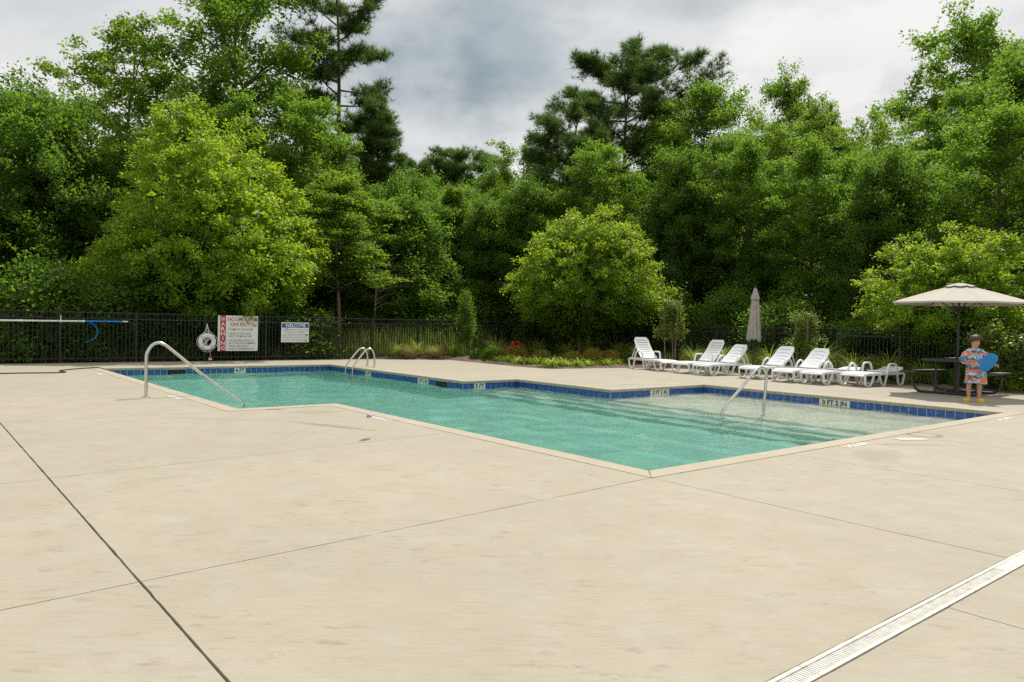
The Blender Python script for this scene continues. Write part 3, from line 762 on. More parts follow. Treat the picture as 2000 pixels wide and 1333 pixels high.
# ------------------------------------------------------------------ sun loungers
def panel(w0, w1, L, thick, nslot, slot_w, slot_gap, curve, margin, round_c=.06):
    """moulded panel in the xz' plane: s across, t along; real slots cut through"""
    v = []; f = []
    # rows
    pitch = (L-2*margin)/nslot if nslot else L
    ts = [0]
    for k in range(nslot):
        c = margin + pitch*(k+.5); ts += [c-slot_gap/2, c+slot_gap/2]
    ts.append(L)
    M_ = 9; ss = [-1] + [-slot_w + 2*slot_w*i/(M_-1) for i in range(M_)] + [1]
    idx = {}
    for i, t in enumerate(ts):
        for j, s in enumerate(ss):
            tt = t + (curve*(1-(s/slot_w)**2) if abs(s) <= slot_w and 0 < i < len(ts)-1 else 0)
            w = w0+(w1-w0)*t/L
            x = s*w/2
            if i == len(ts)-1 and abs(s) == 1: x *= 1-round_c/(w/2); 
            zt = tt
            idx[i, j] = len(v); v.append((x, zt))
    # extra corner row
    for i in range(len(ts)-1):
        gap = i % 2 == 1
        for j in range(len(ss)-1):
            if gap and 0 < j < len(ss)-2: continue
            f.append((idx[i, j], idx[i, j+1], idx[i+1, j+1], idx[i+1, j]))
    # a rounded top: lower the outer corners
    V = []
    for (x, t) in v:
        w = (w0+(w1-w0)*t/L)/2
        V.append((x, t))
    return V, f
def panel_obj(name, args, to3d, thick, mat, parent):
    V, f = panel(*args)
    me = bpy.data.meshes.new(name); me.from_pydata([to3d(x, t) for x, t in V], [], f)
    bm = bmesh.new(); bm.from_mesh(me)
    bmesh.ops.recalc_face_normals(bm, faces=bm.faces)
    bmesh.ops.solidify(bm, geom=bm.faces[:], thickness=thick)
    bmesh.ops.recalc_face_normals(bm, faces=bm.faces)
    bm.to_mesh(me); bm.free(); me.materials.append(mat)
    me.polygons.foreach_set('use_smooth', [True]*len(me.polygons))
    try: me.set_sharp_from_angle(angle=math.radians(35))
    except Exception: pass
    return link(name, me, parent)
def lounger(style, back_deg, name_label, loc, rz):
    T = thing('sun_lounger', name_label, 'sun lounger', loc, rz, 'white resin sun loungers beside the planting bed')
    # local: x from foot (0) to head, y across, z up
    a = math.radians(back_deg)
    def seat3(x, t):
        z = .315 - .05*max(0, (.22-t)/.22)**2 + .012*math.sin(t*3.2)
        return (t, x, z)
    panel_obj('seat', (.58, .60, 1.16, .03, 9, .72, .012, 0.0, .10), seat3, .03, m_plastic, T)
    hx, hz = 1.15, .33
    def back3(x, t):
        bow = .05*math.sin(PI*min(1, t/.8))
        return (hx + t*math.cos(a) + bow*math.sin(a), x, hz + t*math.sin(a) - bow*math.cos(a))
    if style == 'A': panel_obj('backrest', (.56, .50, .80, .03, 8, .76, .024, 0.0, .06), back3, .026, m_plastic, T)
    else: panel_obj('backrest', (.58, .50, .76, .03, 5, .62, .020, .030, .07), back3, .026, m_plastic, T)
    for s in (-1, 1):
        y = .30*s
        b = MB(); b.bar((.03, y, .285), (1.80, y, .285), .035, .05); b.build('side_rail', m_plastic, T, bevel=.01)
        tube_obj('front_leg', [(.05, y, .29), (.06, y, .16), (.09, y, .05), (.17, y, .022), (.27, y, .03), (.36, y, .13), (.43, y, .28)], .022, m_plastic, T, 5, 8, 1.25)
        if style == 'B':
            pts = [(.60, y, .28), (.68, y, .14), (.74, y, .03), (.84, y, .022), (.93, y, .03), (1.02, y*1.04, .22), (1.13, y*1.06, .42), (1.28, y*1.06, .515), (1.43, y*1.06, .42), (1.51, y*1.04, .22), (1.58, y, .035), (1.68, y, .022), (1.76, y, .05), (1.81, y, .28)]
            tube_obj('armrest_frame', pts, .023, m_plastic, T, 5, 8, 1.35)
        else:
            pts = [(.66, y, .28), (.74, y, .12), (.82, y, .024), (.90, y, .024), (.96, y, .15), (1.02, y*1.04, .40), (1.06, y*1.05, .50), (1.12, y*1.05, .525), (1.30, y*1.05, .525), (1.38, y*1.05, .50), (1.43, y*1.04, .38), (1.50, y, .2), (1.56, y, .028), (1.70, y, .024), (1.76, y, .1), (1.82, y, .28)]
            tube_obj('armrest_frame', pts, .022, m_plastic, T, 4, 8, 1.35)
        if back_deg > 12:   # prop that holds the back up
            pz = hz + .50*math.sin(a); px = hx + .50*math.cos(a)
            b = MB(); b.bar((px+.02, y*.86, pz-.03), (1.72, y*.86, .30), .022, .03); b.build('back_prop', m_plastic, T, bevel=.005)
    b = MB(); b.bar((1.80, -.29, .285), (1.80, .29, .285), .045, .05); b.build('tail_bar', m_plastic, T, bevel=.01)
    b = MB(); b.bar((.06, -.29, .275), (.06, .29, .275), .04, .04); b.build('foot_bar', m_plastic, T, bevel=.01)
    return T
lounger('A', 50, 'upright slatted lounger turned sideways, farthest left by the flower bed', (12.1, 9.45, 0), math.radians(73))
lounger('A', 49, 'upright slatted lounger with square arms, second from the flower bed', (11.72, 8.84, 0), math.radians(-3))
lounger('B', 41, 'arched-arm lounger with raised back just left of the closed umbrella', (11.62, 8.06, 0), math.radians(-4))
lounger('B', 41, 'arched-arm lounger with raised back just right of the closed umbrella', (11.75, 6.68, 0), math.radians(-3))
lounger('B', 40, 'arched-arm lounger with raised back beside the fully flat one', (11.55, 5.60, 0), math.radians(-3))
lounger('B', 3, 'arched-arm lounger lying flat between raised lounger and square-armed one', (11.60, 4.88, 0), math.radians(-3))
lounger('A', 6, 'square-armed lounger lying nearly flat, nearest the picnic table', (12.02, 4.10, 0), math.radians(-4))

# ------------------------------------------------------------------ picnic table and umbrellas
tb_ = thing('picnic_table', 'dark metal picnic table with two attached benches under the open umbrella', 'picnic table', (12.45, 2.02, 0))
def slab_top(name, cx, cy, z, lx, ly, th):
    b = MB(); b.box((cx, cy, z), (lx, ly, th)); o = b.build(name, m_tablemetal, tb_, bevel=.012); return o
slab_top('table_top', 0, 0, .725, 1.86, .74, .05)
for s in (-1, 1): slab_top('bench_seat', 0, s*.62, .45, 1.86, .27, .045)
for x in (-.52, .52):
    pts = [(x, -.66, .43), (x, -.69, .33), (x, -.67, .17), (x, -.58, .05), (x, -.46, .03), (x, 0, .03), (x, .46, .03), (x, .58, .05), (x, .67, .17), (x, .69, .33), (x, .66, .43)]
    tube_obj('leg_frame', pts, .028, m_tablemetal, tb_, 5, 10)
    for y in (-.22, .22):
        b = MB(); b.tube([(x, y, .03), (x, y, .70)], .026, 10); b.build('upright', m_tablemetal, tb_, True)
b = MB(); b.box((0, 0, .03), (1.04, .05, .04)); b.build('stretcher', m_tablemetal, tb_)
b = MB(); b.lathe([(0, .075), (.03, .07), (.05, .05), (.23, .045), (.25, .02), (.25, .012)], 24); b.build('umbrella_base', m_tablemetal, tb_, True)
um = thing('patio_umbrella', 'open beige patio umbrella standing through the picnic table', 'umbrella', (12.45, 2.02, .05))
b = MB(); b.tube([(0, 0, .0), (0, 0, 2.30)], .024, 12); b.build('pole', m_tablemetal, um, True)
NS = 8; RU = 1.27; ZR, ZT = 1.90, 2.30
def canopy_pt(a, t):      # t 0 centre .. 1 rim
    k = (a % (2*PI/NS))/(2*PI/NS); edge = 4*k*(1-k)
    r = RU*t*(1-.045*edge*t) * (math.cos(PI/NS)/math.cos((k-.5)*2*PI/NS) if True else 1)/math.cos(PI/NS)*.985
    z = ZT - (ZT-ZR)*(t**1.12) - .030*edge*math.sin(PI*t)
    return (r*math.cos(a), r*math.sin(a), z)
def canopy(name, t0, t1, dz, parent, mat):
    A = NS*8; Rr = 9; V = []; F = []
    for i in range(Rr+1):
        t = t0+(t1-t0)*i/Rr
        for k in range(A): p = canopy_pt(2*PI*k/A, t); V.append((p[0], p[1], p[2]+dz))
    for i in range(Rr):
        for k in range(A): F.append((i*A+k, i*A+(k+1) % A, (i+1)*A+(k+1) % A, (i+1)*A+k))
    if t1 > .9:   # short valance
        o = len(V)
        for k in range(A): p = canopy_pt(2*PI*k/A, t1); V.append((p[0]*1.003, p[1]*1.003, p[2]+dz-.035))
        for k in range(A): F.append(((Rr)*A+k, Rr*A+(k+1) % A, o+(k+1) % A, o+k))
    b = MB(); b.add(V, F); return b.build(name, mat, parent, True)
canopy('canopy', .12, 1.0, 0, um, m_canvas); canopy('vent_cap', .005, .22, .035, um, m_canvas)
for k in range(NS):
    a = 2*PI*k/NS; p = canopy_pt(a, .98); q = canopy_pt(a, .05); h = canopy_pt(a, .5)
    b = MB(); b.bar((q[0], q[1], q[2]-.03), (p[0], p[1], p[2]-.02), .014, .018); b.build('rib', m_tablemetal, um)
    b = MB(); b.bar((.03*math.cos(a), .03*math.sin(a), 1.72), (h[0], h[1], h[2]-.03), .010, .014); b.build('strut', m_tablemetal, um)
b = MB(); b.tube([(0, 0, 1.69), (0, 0, 1.75)], .04, 12); b.build('hub', m_tablemetal, um, True)
b = MB(); b.lathe([(0, .07), (.02, .05), (.025, .0)], 12, (0, 0, 2.33)); b.build('finial', m_tablemetal, um, True)
uc = thing('patio_umbrella', 'folded beige patio umbrella standing in the bed behind the loungers', 'umbrella', (14.2, 8.1, .03))
b = MB(); b.tube([(0, 0, 0), (0, 0, 2.46)], .024, 12); b.build('pole', m_tablemetal, uc, True)
A = 64; prof = [(.93, .165, .035), (.98, .180, .04), (1.15, .168, .034), (1.45, .142, .03), (1.8, .115, .024), (2.08, .088, .018), (2.20, .082, .014)]
V = []; F = []; random.seed(9); phs = [random.uniform(-.25, .25) for _ in range(8)]
for i, (z, r, w) in enumerate(prof):
    for k in range(A):
        a = 2*PI*k/A; fold = math.cos(8*a+1.1*i*.18+phs[int(k*8/A) % 8]); rr = r + w*fold + .008*math.sin(3*a+i)
        V.append((rr*math.cos(a), rr*math.sin(a), z + (.035*math.sin(8*a+.5) + .03*math.sin(2*a) if i == 0 else 0)))
for i in range(len(prof)-1):
    for k in range(A): F.append((i*A+k, i*A+(k+1) % A, (i+1)*A+(k+1) % A, (i+1)*A+k))
b = MB(); b.add(V, F); b.build('folded_canopy', m_canvas2, uc, True)
V = []; F = []; prof = [(2.13, .118, .02), (2.16, .112, .018), (2.30, .075, .010), (2.42, .045, .004), (2.46, .03, 0)]
for i, (z, r, w) in enumerate(prof):
    for k in range(A): a = 2*PI*k/A; rr = r + w*math.cos(8*a+.6); V.append((rr*math.cos(a), rr*math.sin(a), z))
for i in range(len(prof)-1):
    for k in range(A): F.append((i*A+k, i*A+(k+1) % A, (i+1)*A+(k+1) % A, (i+1)*A+k))
b = MB(); b.add(V, F); b.build('vent_cap', m_canvas2, uc, True)
b = MB(); b.lathe([(0, 2.50), (.045, 2.495), (.05, 2.475), (.03, 2.45)], 14); b.build('finial', m_tablemetal, uc, True)
b = MB(); b.tube([(.105*math.cos(a), .105*math.sin(a), 2.10+.01*math.sin(2*a)) for a in [2*PI*k/20 for k in range(21)]], .008, 6, 2.0); b.build('tie_strap', m_canvas2, uc, True)

# ------------------------------------------------------------------ the child with the board
def skin_mat():
    M = Mat('skin'); p = M.obj(); n = M.noise(p, 14, 4)
    c = M.mix(n, (.46, .25, .16), (.56, .33, .23)); x = M.bsdf(c, .5); return M.done(x)
m_skin = skin_mat(); m_hair = simple('brown_hair', (.055, .032, .018), .55, var=.35, scale=40, bump=.6)
m_shoe = simple('yellow_clogs', (.72, .52, .03), .5, var=.1, scale=20); m_board = simple('blue_foam_board', (.01, .20, .52), .5, var=.06, scale=8)
def robe_mat():
    M = Mat('printed_robe'); p = M.obj()
    wob = M.noise(M.map(p, (9, 9, 15)), 1.0, 5, .65)
    sep = M.n('ShaderNodeSeparateXYZ'); M.l(p, sep.inputs[0])
    t = M.math('ADD', M.math('MULTIPLY', sep.outputs[2], 6.3), M.math('MULTIPLY', wob, 2.6))
    t = M.math('FRACT', t)
    c = M.ramp(t, [(.0, (.80, .22, .06)), (.16, (.84, .40, .20)), (.25, (.02, .03, .12)), (.42, (.03, .30, .62)), (.58, (.20, .58, .80)), (.70, (.82, .80, .80)), (.78, (.02, .03, .12)), (.86, (.80, .20, .08))], 'CONSTANT')
    n2 = M.noise(M.map(p, (16, 16, 26)), 1.0, 3, .6)
    c = M.mix(M.ramp(n2, [(.60, 0.0), (.64, 1.0)]), c, (.80, .76, .74))
    n3 = M.noise(M.map(p, (13, 13, 20), loc=(5, 2, 1)), 1.0, 3, .6)
    c = M.mix(M.ramp(n3, [(.62, 0.0), (.65, 1.0)]), c, (.02, .03, .11))
    return M.done(M.bsdf(c, .85, M.bump(M.noise(p, 90, 3), .3, .004)))
m_robe = robe_mat()
BOY = thing('person', 'child in an orange and blue printed beach robe and yellow clogs holding a board', 'person', (10.62, 1.05, 0), math.radians(-71.2))
# body: x to the picture's right, y away from the camera
sk_v = []; sk_e = []; sk_r = []
def sv(p, r, parent=None):
    sk_v.append(p); sk_r.append(r); i = len(sk_v)-1
    if parent is not None: sk_e.append((parent, i))
    return i
pel = sv((.0, 0, .58), .095); wai = sv((.0, 0, .70), .085, pel); che = sv((-.005, .0, .86), .095, wai); uch = sv((-.01, .0, .96), .065, che)
nk = sv((-.012, -.005, 1.03), .040, uch); sk0 = sv((-.004, -.012, 1.085), .066, nk); sk1 = sv((-.004, -.004, 1.15), .093, sk0); sk2 = sv((-.008, .006, 1.205), .070, sk1)
for s, fx in ((-1, -.085), (1, .085)):
    hp_ = sv((.058*s, 0, .54), .072, pel); kn = sv((fx, -.012, .33), .047, hp_); cf = sv((fx*1.0, .006, .22), .043, kn); ak = sv((fx, .004, .085), .029, cf); hl = sv((fx, -.01, .035), .028, ak); sv((fx+.03*s, -.075, .025), .024, hl)
def hand(w, palm_c, fdir, up, side, curl, size=1.0):
    """w: wrist vertex; fingers leave the palm along fdir and curl towards curl"""
    fd = Vector(fdir).normalized(); sd = Vector(side).normalized(); cu = Vector(curl).normalized()
    pc = Vector(palm_c); pm = sv(tuple(pc), .020*size, w)
    for k, (o, ln) in enumerate(((-.022, .040), (-.008, .048), (.007, .045), (.021, .036))):
        a = sv(tuple(pc + fd*.022 + sd*o), .0085*size, pm); bq = sv(tuple(pc + fd*(.022+ln*.55) + sd*o*1.1 + cu*.006), .0078*size, a); sv(tuple(pc + fd*(.022+ln*.9) + sd*o*1.1 + cu*.022), .0068*size, bq)
    t0 = sv(tuple(pc - fd*.006 - sd*.024 + cu*.004), .0095*size, pm); sv(tuple(pc + fd*.016 - sd*.040 + cu*.010), .008*size, t0)
# picture-left arm: bent across the waist, hand flat on the board
s0 = sv((-.125, .0, .955), .050, uch); e0 = sv((-.195, -.03, .79), .036, s0); w0_ = sv((-.03, -.165, .725), .023, e0); hand(w0_, (.035, -.195, .712), (1, -.25, -.12), (0, 0, 1), (0, 0, -1), (.2, .9, -.1))
# picture-right arm: behind the board, fingers round its lower edge
s1 = sv((.115, .0, .955), .050, uch); e1 = sv((.215, -.02, .80), .036, s1); w1_ = sv((.315, -.13, .715), .023, e1); hand(w1_, (.352, -.165, .700), (.55, -.8, .1), (0, 0, 1), (.2, 0, -1), (-.75, -.5, .2))
me = bpy.data.meshes.new('body'); me.from_pydata(sk_v, sk_e, []); bo = link('body', me, None)
md = bo.modifiers.new('skin', 'SKIN'); md.use_smooth_shade = True; md.branch_smoothing = .4
for i, d_ in enumerate(me.skin_vertices[0].data): d_.radius = (sk_r[i], sk_r[i]); d_.use_root = (i == 0)
sb = bo.modifiers.new('sub', 'SUBSURF'); sb.levels = 2; sb.render_levels = 2
dg = bpy.context.evaluated_depsgraph_get(); nm_ = bpy.data.meshes.new_from_object(bo.evaluated_get(dg)); bpy.data.objects.remove(bo)
# face: the head looks to the picture's right; push out nose, brow and chin
FD = Vector((.72, -.69, 0)).normalized(); HC = Vector((-.002, -.006, 1.14))
for v in nm_.vertices:
    q = v.co - HC
    if q.z < -.10 or q.length > .16 or v.co.z < 1.045: continue
    side = Vector((-FD.y, FD.x, 0)); f_c = q.dot(FD); s_c = q.dot(side)
    if f_c > .03:
        v.co += FD*(.024*math.exp(-((s_c/.014)**2 + ((q.z+.012)/.017)**2)) + .008*math.exp(-((s_c/.035)**2 + ((q.z+.068)/.018)**2)) + .006*math.exp(-((s_c/.03)**2+((q.z+.040)/.010)**2)))
        v.co -= FD*.008*sum(math.exp(-(((s_c-e)/.014)**2 + ((q.z-.008)/.011)**2)) for e in (-.03, .03))
nm_.materials.clear(); nm_.materials.append(m_skin); nm_.name = 'body'; nm_.polygons.foreach_set('use_smooth', [True]*len(nm_.polygons))
link('body', nm_, BOY)
side = Vector((-FD.y, FD.x, 0))
def blobm(name, c, r, mat, parent, n=10):
    b = MB(); V = []; F = []
    for i in range(n+1):
        for k in range(2*n):
            th = PI*i/n; ph = PI*k/n; V.append((c[0]+r[0]*math.sin(th)*math.cos(ph), c[1]+r[1]*math.sin(th)*math.sin(ph), c[2]+r[2]*math.cos(th)))
    for i in range(n):
        for k in range(2*n): F.append((i*2*n+k, i*2*n+(k+1) % (2*n), (i+1)*2*n+(k+1) % (2*n), (i+1)*2*n+k))
    b.add(V, F); return b.build(name, mat, parent, True)
m_eye = simple('eye', (.02, .015, .012), .2); m_lip_c = simple('lips', (.42, .16, .13), .5)
for e in (-.03, .03):
    p = HC + FD*.078 + side*e + Vector((0, 0, .008)); blobm('eye', p, (.008, .008, .006), m_eye, BOY, 6)
    p = HC + side*(e*2.85) - FD*.004 + Vector((0, 0, -.008)); blobm('ear', p, (.012, .012, .024), m_skin, BOY, 6)
p = HC + FD*.082 + Vector((0, 0, -.045)); blobm('mouth', p, (.014, .012, .006), m_lip_c, BOY, 6)
# hair: cap over the skull, longer fringe in front
V = []; F = []; A, B = 36, 12; random.seed(11); HR = [random.uniform(.94, 1.10) for _ in range(A)]
for i in range(B+1):
    th = (PI*.56)*i/B
    for k in range(A):
        ph = 2*PI*k/A; dv = Vector((math.cos(ph), math.sin(ph), 0)); front = max(0, dv.dot(FD)); bk = max(0, -dv.dot(FD))
        t2 = th*(1-.22*front**2*.9+.16*bk)
        r = .111*(1+.05*math.sin(7*ph+3*i)*math.sin(th))*(1+(HR[k]-1)*.6*math.sin(th))
        V.append((HC.x-.004+r*math.sin(t2)*math.cos(ph)*1.0, HC.y+.004+r*math.sin(t2)*math.sin(ph), HC.z+.020+r*1.08*math.cos(t2)))
for i in range(B):
    for k in range(A): F.append((i*A+k, i*A+(k+1) % A, (i+1)*A+(k+1) % A, (i+1)*A+k))
b = MB(); b.add(V, F); b.build('hair', m_hair, BOY, True)
# robe
sec = [(1.035, -.010, -.004, .050, .048), (1.020, -.010, -.002, .074, .062), (1.0, -.008, 0, .112, .076), (.965, -.005, 0, .142, .090), (.90, -.002, 0, .150, .100), (.80, .0, -.002, .152, .108), (.68, .008, -.002, .158, .112), (.56, .018, 0, .168, .118), (.45, .026, 0, .178, .124), (.36, .030, 0, .186, .130), (.352, .030, 0, .178, .122)]
A = 48; V = []; F = []
for i, (z, cx, cyy, rx, ry) in enumerate(sec):
    low_ = max(0, (1.0-z)/.65)
    for k in range(A):
        a = 2*PI*k/A; wr = 1+.035*low_*math.sin(5*a+2.2*z*6)+.022*low_*math.sin(11*a-z*9)
        V.append((cx+rx*wr*math.cos(a), cyy+ry*wr*math.sin(a), z+(.012*math.sin(3*a) if z < .40 else 0)))
for i in range(len(sec)-1):
    for k in range(A): F.append((i*A+k, i*A+(k+1) % A, (i+1)*A+(k+1) % A, (i+1)*A+k))
b = MB(); b.add(V, F)
b.tube(smooth_path([(-.10, .0, .955), (-.155, -.005, .91), (-.205, -.03, .80), (-.17, -.085, .765), (-.095, -.135, .745)], 4), [.053+.007*math.sin(i*1.7) for i in range(17)], 14)
b.tube(smooth_path([(.09, .0, .955), (.15, -.005, .91), (.215, -.025, .81), (.25, -.07, .765), (.285, -.10, .735)], 4), [.051+.006*math.sin(i*1.9) for i in range(17)], 14)
b.build('robe', m_robe, BOY, True)
for s, fx in ((-1, -.085), (1, .085)):
    yaw = math.radians(34*s if s < 0 else 42); V = []; F = []; A = 18
    # clog: rounded sole and dome upper, pointing to the camera and outwards
    prof = [(0.0, 1.0), (.020, 1.04), (.040, 1.0), (.060, .86), (.072, .60), (.076, .0)]
    for z, k_ in prof:
        for q in range(A):
            a = 2*PI*q/A; lx, ly = .046*k_*math.cos(a), .088*k_*math.sin(a)-.035
            if ly < -.035: lx *= 1.10
            zz = z*(1.0 if ly < -.03 else .86)
            V.append((fx + lx*math.cos(yaw)-ly*math.sin(yaw), lx*math.sin(yaw)+ly*math.cos(yaw), zz+.002))
    for i in range(len(prof)-1):
        for q in range(A): F.append((i*A+q, i*A+(q+1) % A, (i+1)*A+(q+1) % A, (i+1)*A+q))
    F.append(tuple(range(A))); b = MB(); b.add(V, F); b.build('clog', m_shoe, BOY, True)
# body board held at the hip
bd = thing('body_board', 'blue foam body board held tilted by the child at the table', 'body board', (10.62, 1.05, 0), math.radians(-71.2))
out_ = [(-.155, -.20), (-.14, .02), (-.115, .16), (-.06, .245), (.02, .265), (.10, .235), (.135, .13), (.145, -.03), (.125, -.17), (.06, -.235), (-.06, -.245)]
op = [Vector((p[0], p[1], 0)) for p in out_]; loop = smooth_path(op[-1:] + op + op[:2], 4)[4:4+4*len(op)]
ang = math.radians(-34); C = Vector((.20, -.205, .765)); ux = Vector((math.cos(ang), -.16, math.sin(ang))).normalized(); uy = Vector((-math.sin(ang), -.05, math.cos(ang))).normalized(); un = ux.cross(uy).normalized()
b = MB(); N = len(loop)
V = [C + ux*p.x*.80*k_ + uy*p.y*.74*k_ + un*h for h, k_ in ((-.016, .95), (-.012, 1.0), (.012, 1.0), (.016, .95)) for p in loop]
F = [(i*N+k, i*N+(k+1) % N, (i+1)*N+(k+1) % N, (i+1)*N+k) for i in range(3) for k in range(N)] + [tuple(range(N))[::-1], tuple(3*N+k for k in range(N))]
b.add(V, F); b.build('deck_panel', m_board, bd, True)

# ------------------------------------------------------------------ vegetation
def fast_mesh(name, V, Fq, mat, tint=None, smooth=False, mats=None):
    """V (n,3), Fq (m,k) with constant k"""
    V = np.asarray(V, np.float32); Fq = np.asarray(Fq, np.int32); m_, k = Fq.shape
    me = bpy.data.meshes.new(name); me.vertices.add(len(V)); me.vertices.foreach_set('co', V.ravel())
    me.loops.add(m_*k); me.loops.foreach_set('vertex_index', Fq.ravel())
    me.polygons.add(m_); me.polygons.foreach_set('loop_start', np.arange(0, m_*k, k, dtype=np.int32))
    try: me.polygons.foreach_set('loop_total', np.full(m_, k, np.int32))
    except Exception: pass
    if tint is not None:
        at = me.attributes.new('tint', 'FLOAT', 'POINT'); at.data.foreach_set('value', np.asarray(tint, np.float32))
    me.materials.append(mat); me.update(calc_edges=True); me.validate()
    if smooth: me.polygons.foreach_set('use_smooth', [True]*m_)
    return me
def unit(a): return a/np.maximum(np.linalg.norm(a, axis=1, keepdims=True), 1e-9)
def leaves(C, size, R, up=.55, out_c=None, droop=.25, tint=None, aspect=.55, jit=.4):
    """one folded four-sided leaf per centre"""
    n_ = len(C)
    nrm = unit(R.normal(0, 1, (n_, 3)) + np.array([0, 0, up*2.2]))
    d_ = R.normal(0, 1, (n_, 3))
    if out_c is not None: d_ += unit(C-out_c)*1.0
    d_[:, 2] -= droop*1.5
    d_ = unit(d_ - nrm*np.sum(d_*nrm, 1, keepdims=True)); s_ = np.cross(nrm, d_)
    L = (size*(1+jit*(R.random(n_)-.5)*2))[:, None]; Wd = L*aspect*.5
    base = C - d_*L*.5; tip = C + d_*L*.5 - nrm*L*.12
    l = C + s_*Wd + nrm*L*.07 - d_*L*.05; r = C - s_*Wd + nrm*L*.07 - d_*L*.05
    V = np.stack([base, l, tip, r], 1).reshape(-1, 3); F = np.arange(n_*4).reshape(-1, 4)
    t = R.random(n_) if tint is None else np.clip(tint + R.normal(0, .16, n_), 0, 1)
    return V, F, np.repeat(t, 4)
def needles(T, D, R, n_per=20, L=.26, w=.017, tint=None):
    """tufts: n_per thin blades round direction D at T"""
    n_ = len(T); c = np.repeat(T, n_per, 0); dd = unit(np.repeat(D, n_per, 0)*.75 + R.normal(0, .62, (n_*n_per, 3)))
    s_ = unit(np.cross(dd, R.normal(0, 1, dd.shape))); Ln = (L*(.7+.5*R.random(len(c))))[:, None]
    a = c - dd*.02 + s_*w/2; b_ = c - dd*.02 - s_*w/2; t_ = c + dd*Ln + np.array([0, 0, -.02])
    V = np.stack([a, b_, t_], 1).reshape(-1, 3); F = np.arange(len(V)).reshape(-1, 3)
    t = np.clip(np.repeat((R.random(n_) if tint is None else tint), n_per) + R.normal(0, .12, len(c)), 0, 1)
    return V, F, np.repeat(t, 3)
class Wood:
    def __init__(s): s.mb = MB()
    def limb(s, pts, r0, r1, n=6):
        P = smooth_path(pts, 3) if len(pts) > 2 else [Vector(p) for p in pts]; N = len(P)
        s.mb.tube(P, [r0+(r1-r0)*(i/(N-1))**.8 for i in range(N)], n, cap=False)
def broadleaf(seed, H, Rc, z0, nb, nleaf, leaf, mat, bark, prof='round', clump=.55, flat=.6, sub=6, trunk_r=.16, lean=(0, 0), stems=1, droop=.25, rise=1.0, up=.55, trunk_top=.92, spread=1.0, name='crown', fill=.0, lobe=None, block=0):
    """returns trunk mesh builder and crown mesh for a tree at the origin"""
    R = np.random.default_rng(seed); rd = random.Random(seed); Wd = Wood(); cl = []; ct = []
    lobe = lobe or Rc*.30
    bases = [(0, 0)] if stems == 1 else [(.16*math.cos(2*PI*k/stems+.4), .16*math.sin(2*PI*k/stems+.4)) for k in range(stems)]
    tops = []
    for k, (bx, by) in enumerate(bases):
        fx, fy = (lean if stems == 1 else (lean[0]+bx*Rc*1.6, lean[1]+by*Rc*1.6))
        pts = [(bx + fx*t**1.3 + rd.gauss(0, .05)*H*.06*(t > 0), by + fy*t**1.3 + rd.gauss(0, .05)*H*.06*(t > 0), H*trunk_top*t-.08*(t == 0)) for t in (0, .25, .5, .75, 1)]
        Wd.limb(pts, trunk_r*(1 if stems == 1 else .62), .02, 8); tops.append([Vector(p) for p in pts])
    def on_trunk(st, z):
        P = tops[st]
        for a, b in zip(P[:-1], P[1:]):
            if a.z <= z <= b.z: t = (z-a.z)/(b.z-a.z); return a.lerp(b, t)
        return P[-1].copy()
    for i in range(nb):
        t = (i+rd.random())/nb; st = i % len(bases)
        if prof == 'round': w = math.sqrt(max(.02, 1-(2*t*.93-.80)**2)) if t > .4 else .72+.28*(t/.4)
        elif prof == 'cone': w = (1-t)**.75*.97+.05
        elif prof == 'dome': w = (1-t**2.2)**.6+.03
        elif prof == 'column': w = .8+.2*math.sin(PI*t)-.55*max(0, t-.8)/.2
        elif prof == 'open': w = .45+.55*math.sin(PI*(t*.75+.2))
        r = Rc*w*rd.uniform(.72, 1.12)
        az = i*2.39996+rd.uniform(-.5, .5); el = math.radians((8+52*t**1.4)*rise+rd.uniform(-10, 10))
        zt = z0 + (H*.98-z0)*t
        hz_ = min(zt-.2, H*trunk_top) - r*math.tan(el)*.45
        P0 = on_trunk(st, max(.25*z0+.2, min(hz_, H*trunk_top*.97)))
        end = Vector((P0.x*.4+r*math.cos(az), P0.y*.4+r*math.sin(az), zt - droop*r*.35))
        mid = P0.lerp(end, .5) + Vector((0, 0, r*.12))
        Wd.limb([P0, mid, end], max(.012, trunk_r*.40*(1-.6*t)), .008, 5)
        for q in range(sub):
            f = rd.uniform(.50, 1.0) if q % 4 else rd.uniform(.15, .6); b0 = P0.lerp(mid, f*2) if f < .5 else mid.lerp(end, f*2-1)
            dv = Vector((rd.gauss(0, 1), rd.gauss(0, 1), rd.gauss(.25, .6))).normalized()*lobe*rd.uniform(.45, 1.0)*spread
            e2 = b0 + dv
            if q < 4: Wd.limb([b0, b0.lerp(e2, .5)+Vector((0, 0, .04)), e2], .014, .004, 4)
            tn = rd.random()
            for g_ in (.45, .8, 1.05): cl.append(b0.lerp(e2, g_)); ct.append(tn*.6+rd.random()*.4)
        cl.append(end); ct.append(rd.random())
    for k in range(int(nb*sub*fill)):
        t = rd.random(); az = rd.uniform(0, 2*PI); r = Rc*.8*math.sqrt(rd.random())*(1-t*.5)
        cl.append(Vector((r*math.cos(az), r*math.sin(az), z0+(H-z0)*.85*t))); ct.append(rd.random())
    C = np.array([tuple(c) for c in cl]); per = max(1, int(nleaf/len(C)))
    Cc = np.repeat(C, per, 0); off = R.normal(0, 1, Cc.shape)*np.array([1, 1, flat])*clump*.5
    pts = Cc+off; pts[:, 2] = np.maximum(pts[:, 2], .12)
    tt = np.repeat(np.array(ct), per)
    V, F, T = leaves(pts, leaf, R, up=up, out_c=np.array([0, 0, z0*.6+H*.2]), droop=droop, tint=tt)
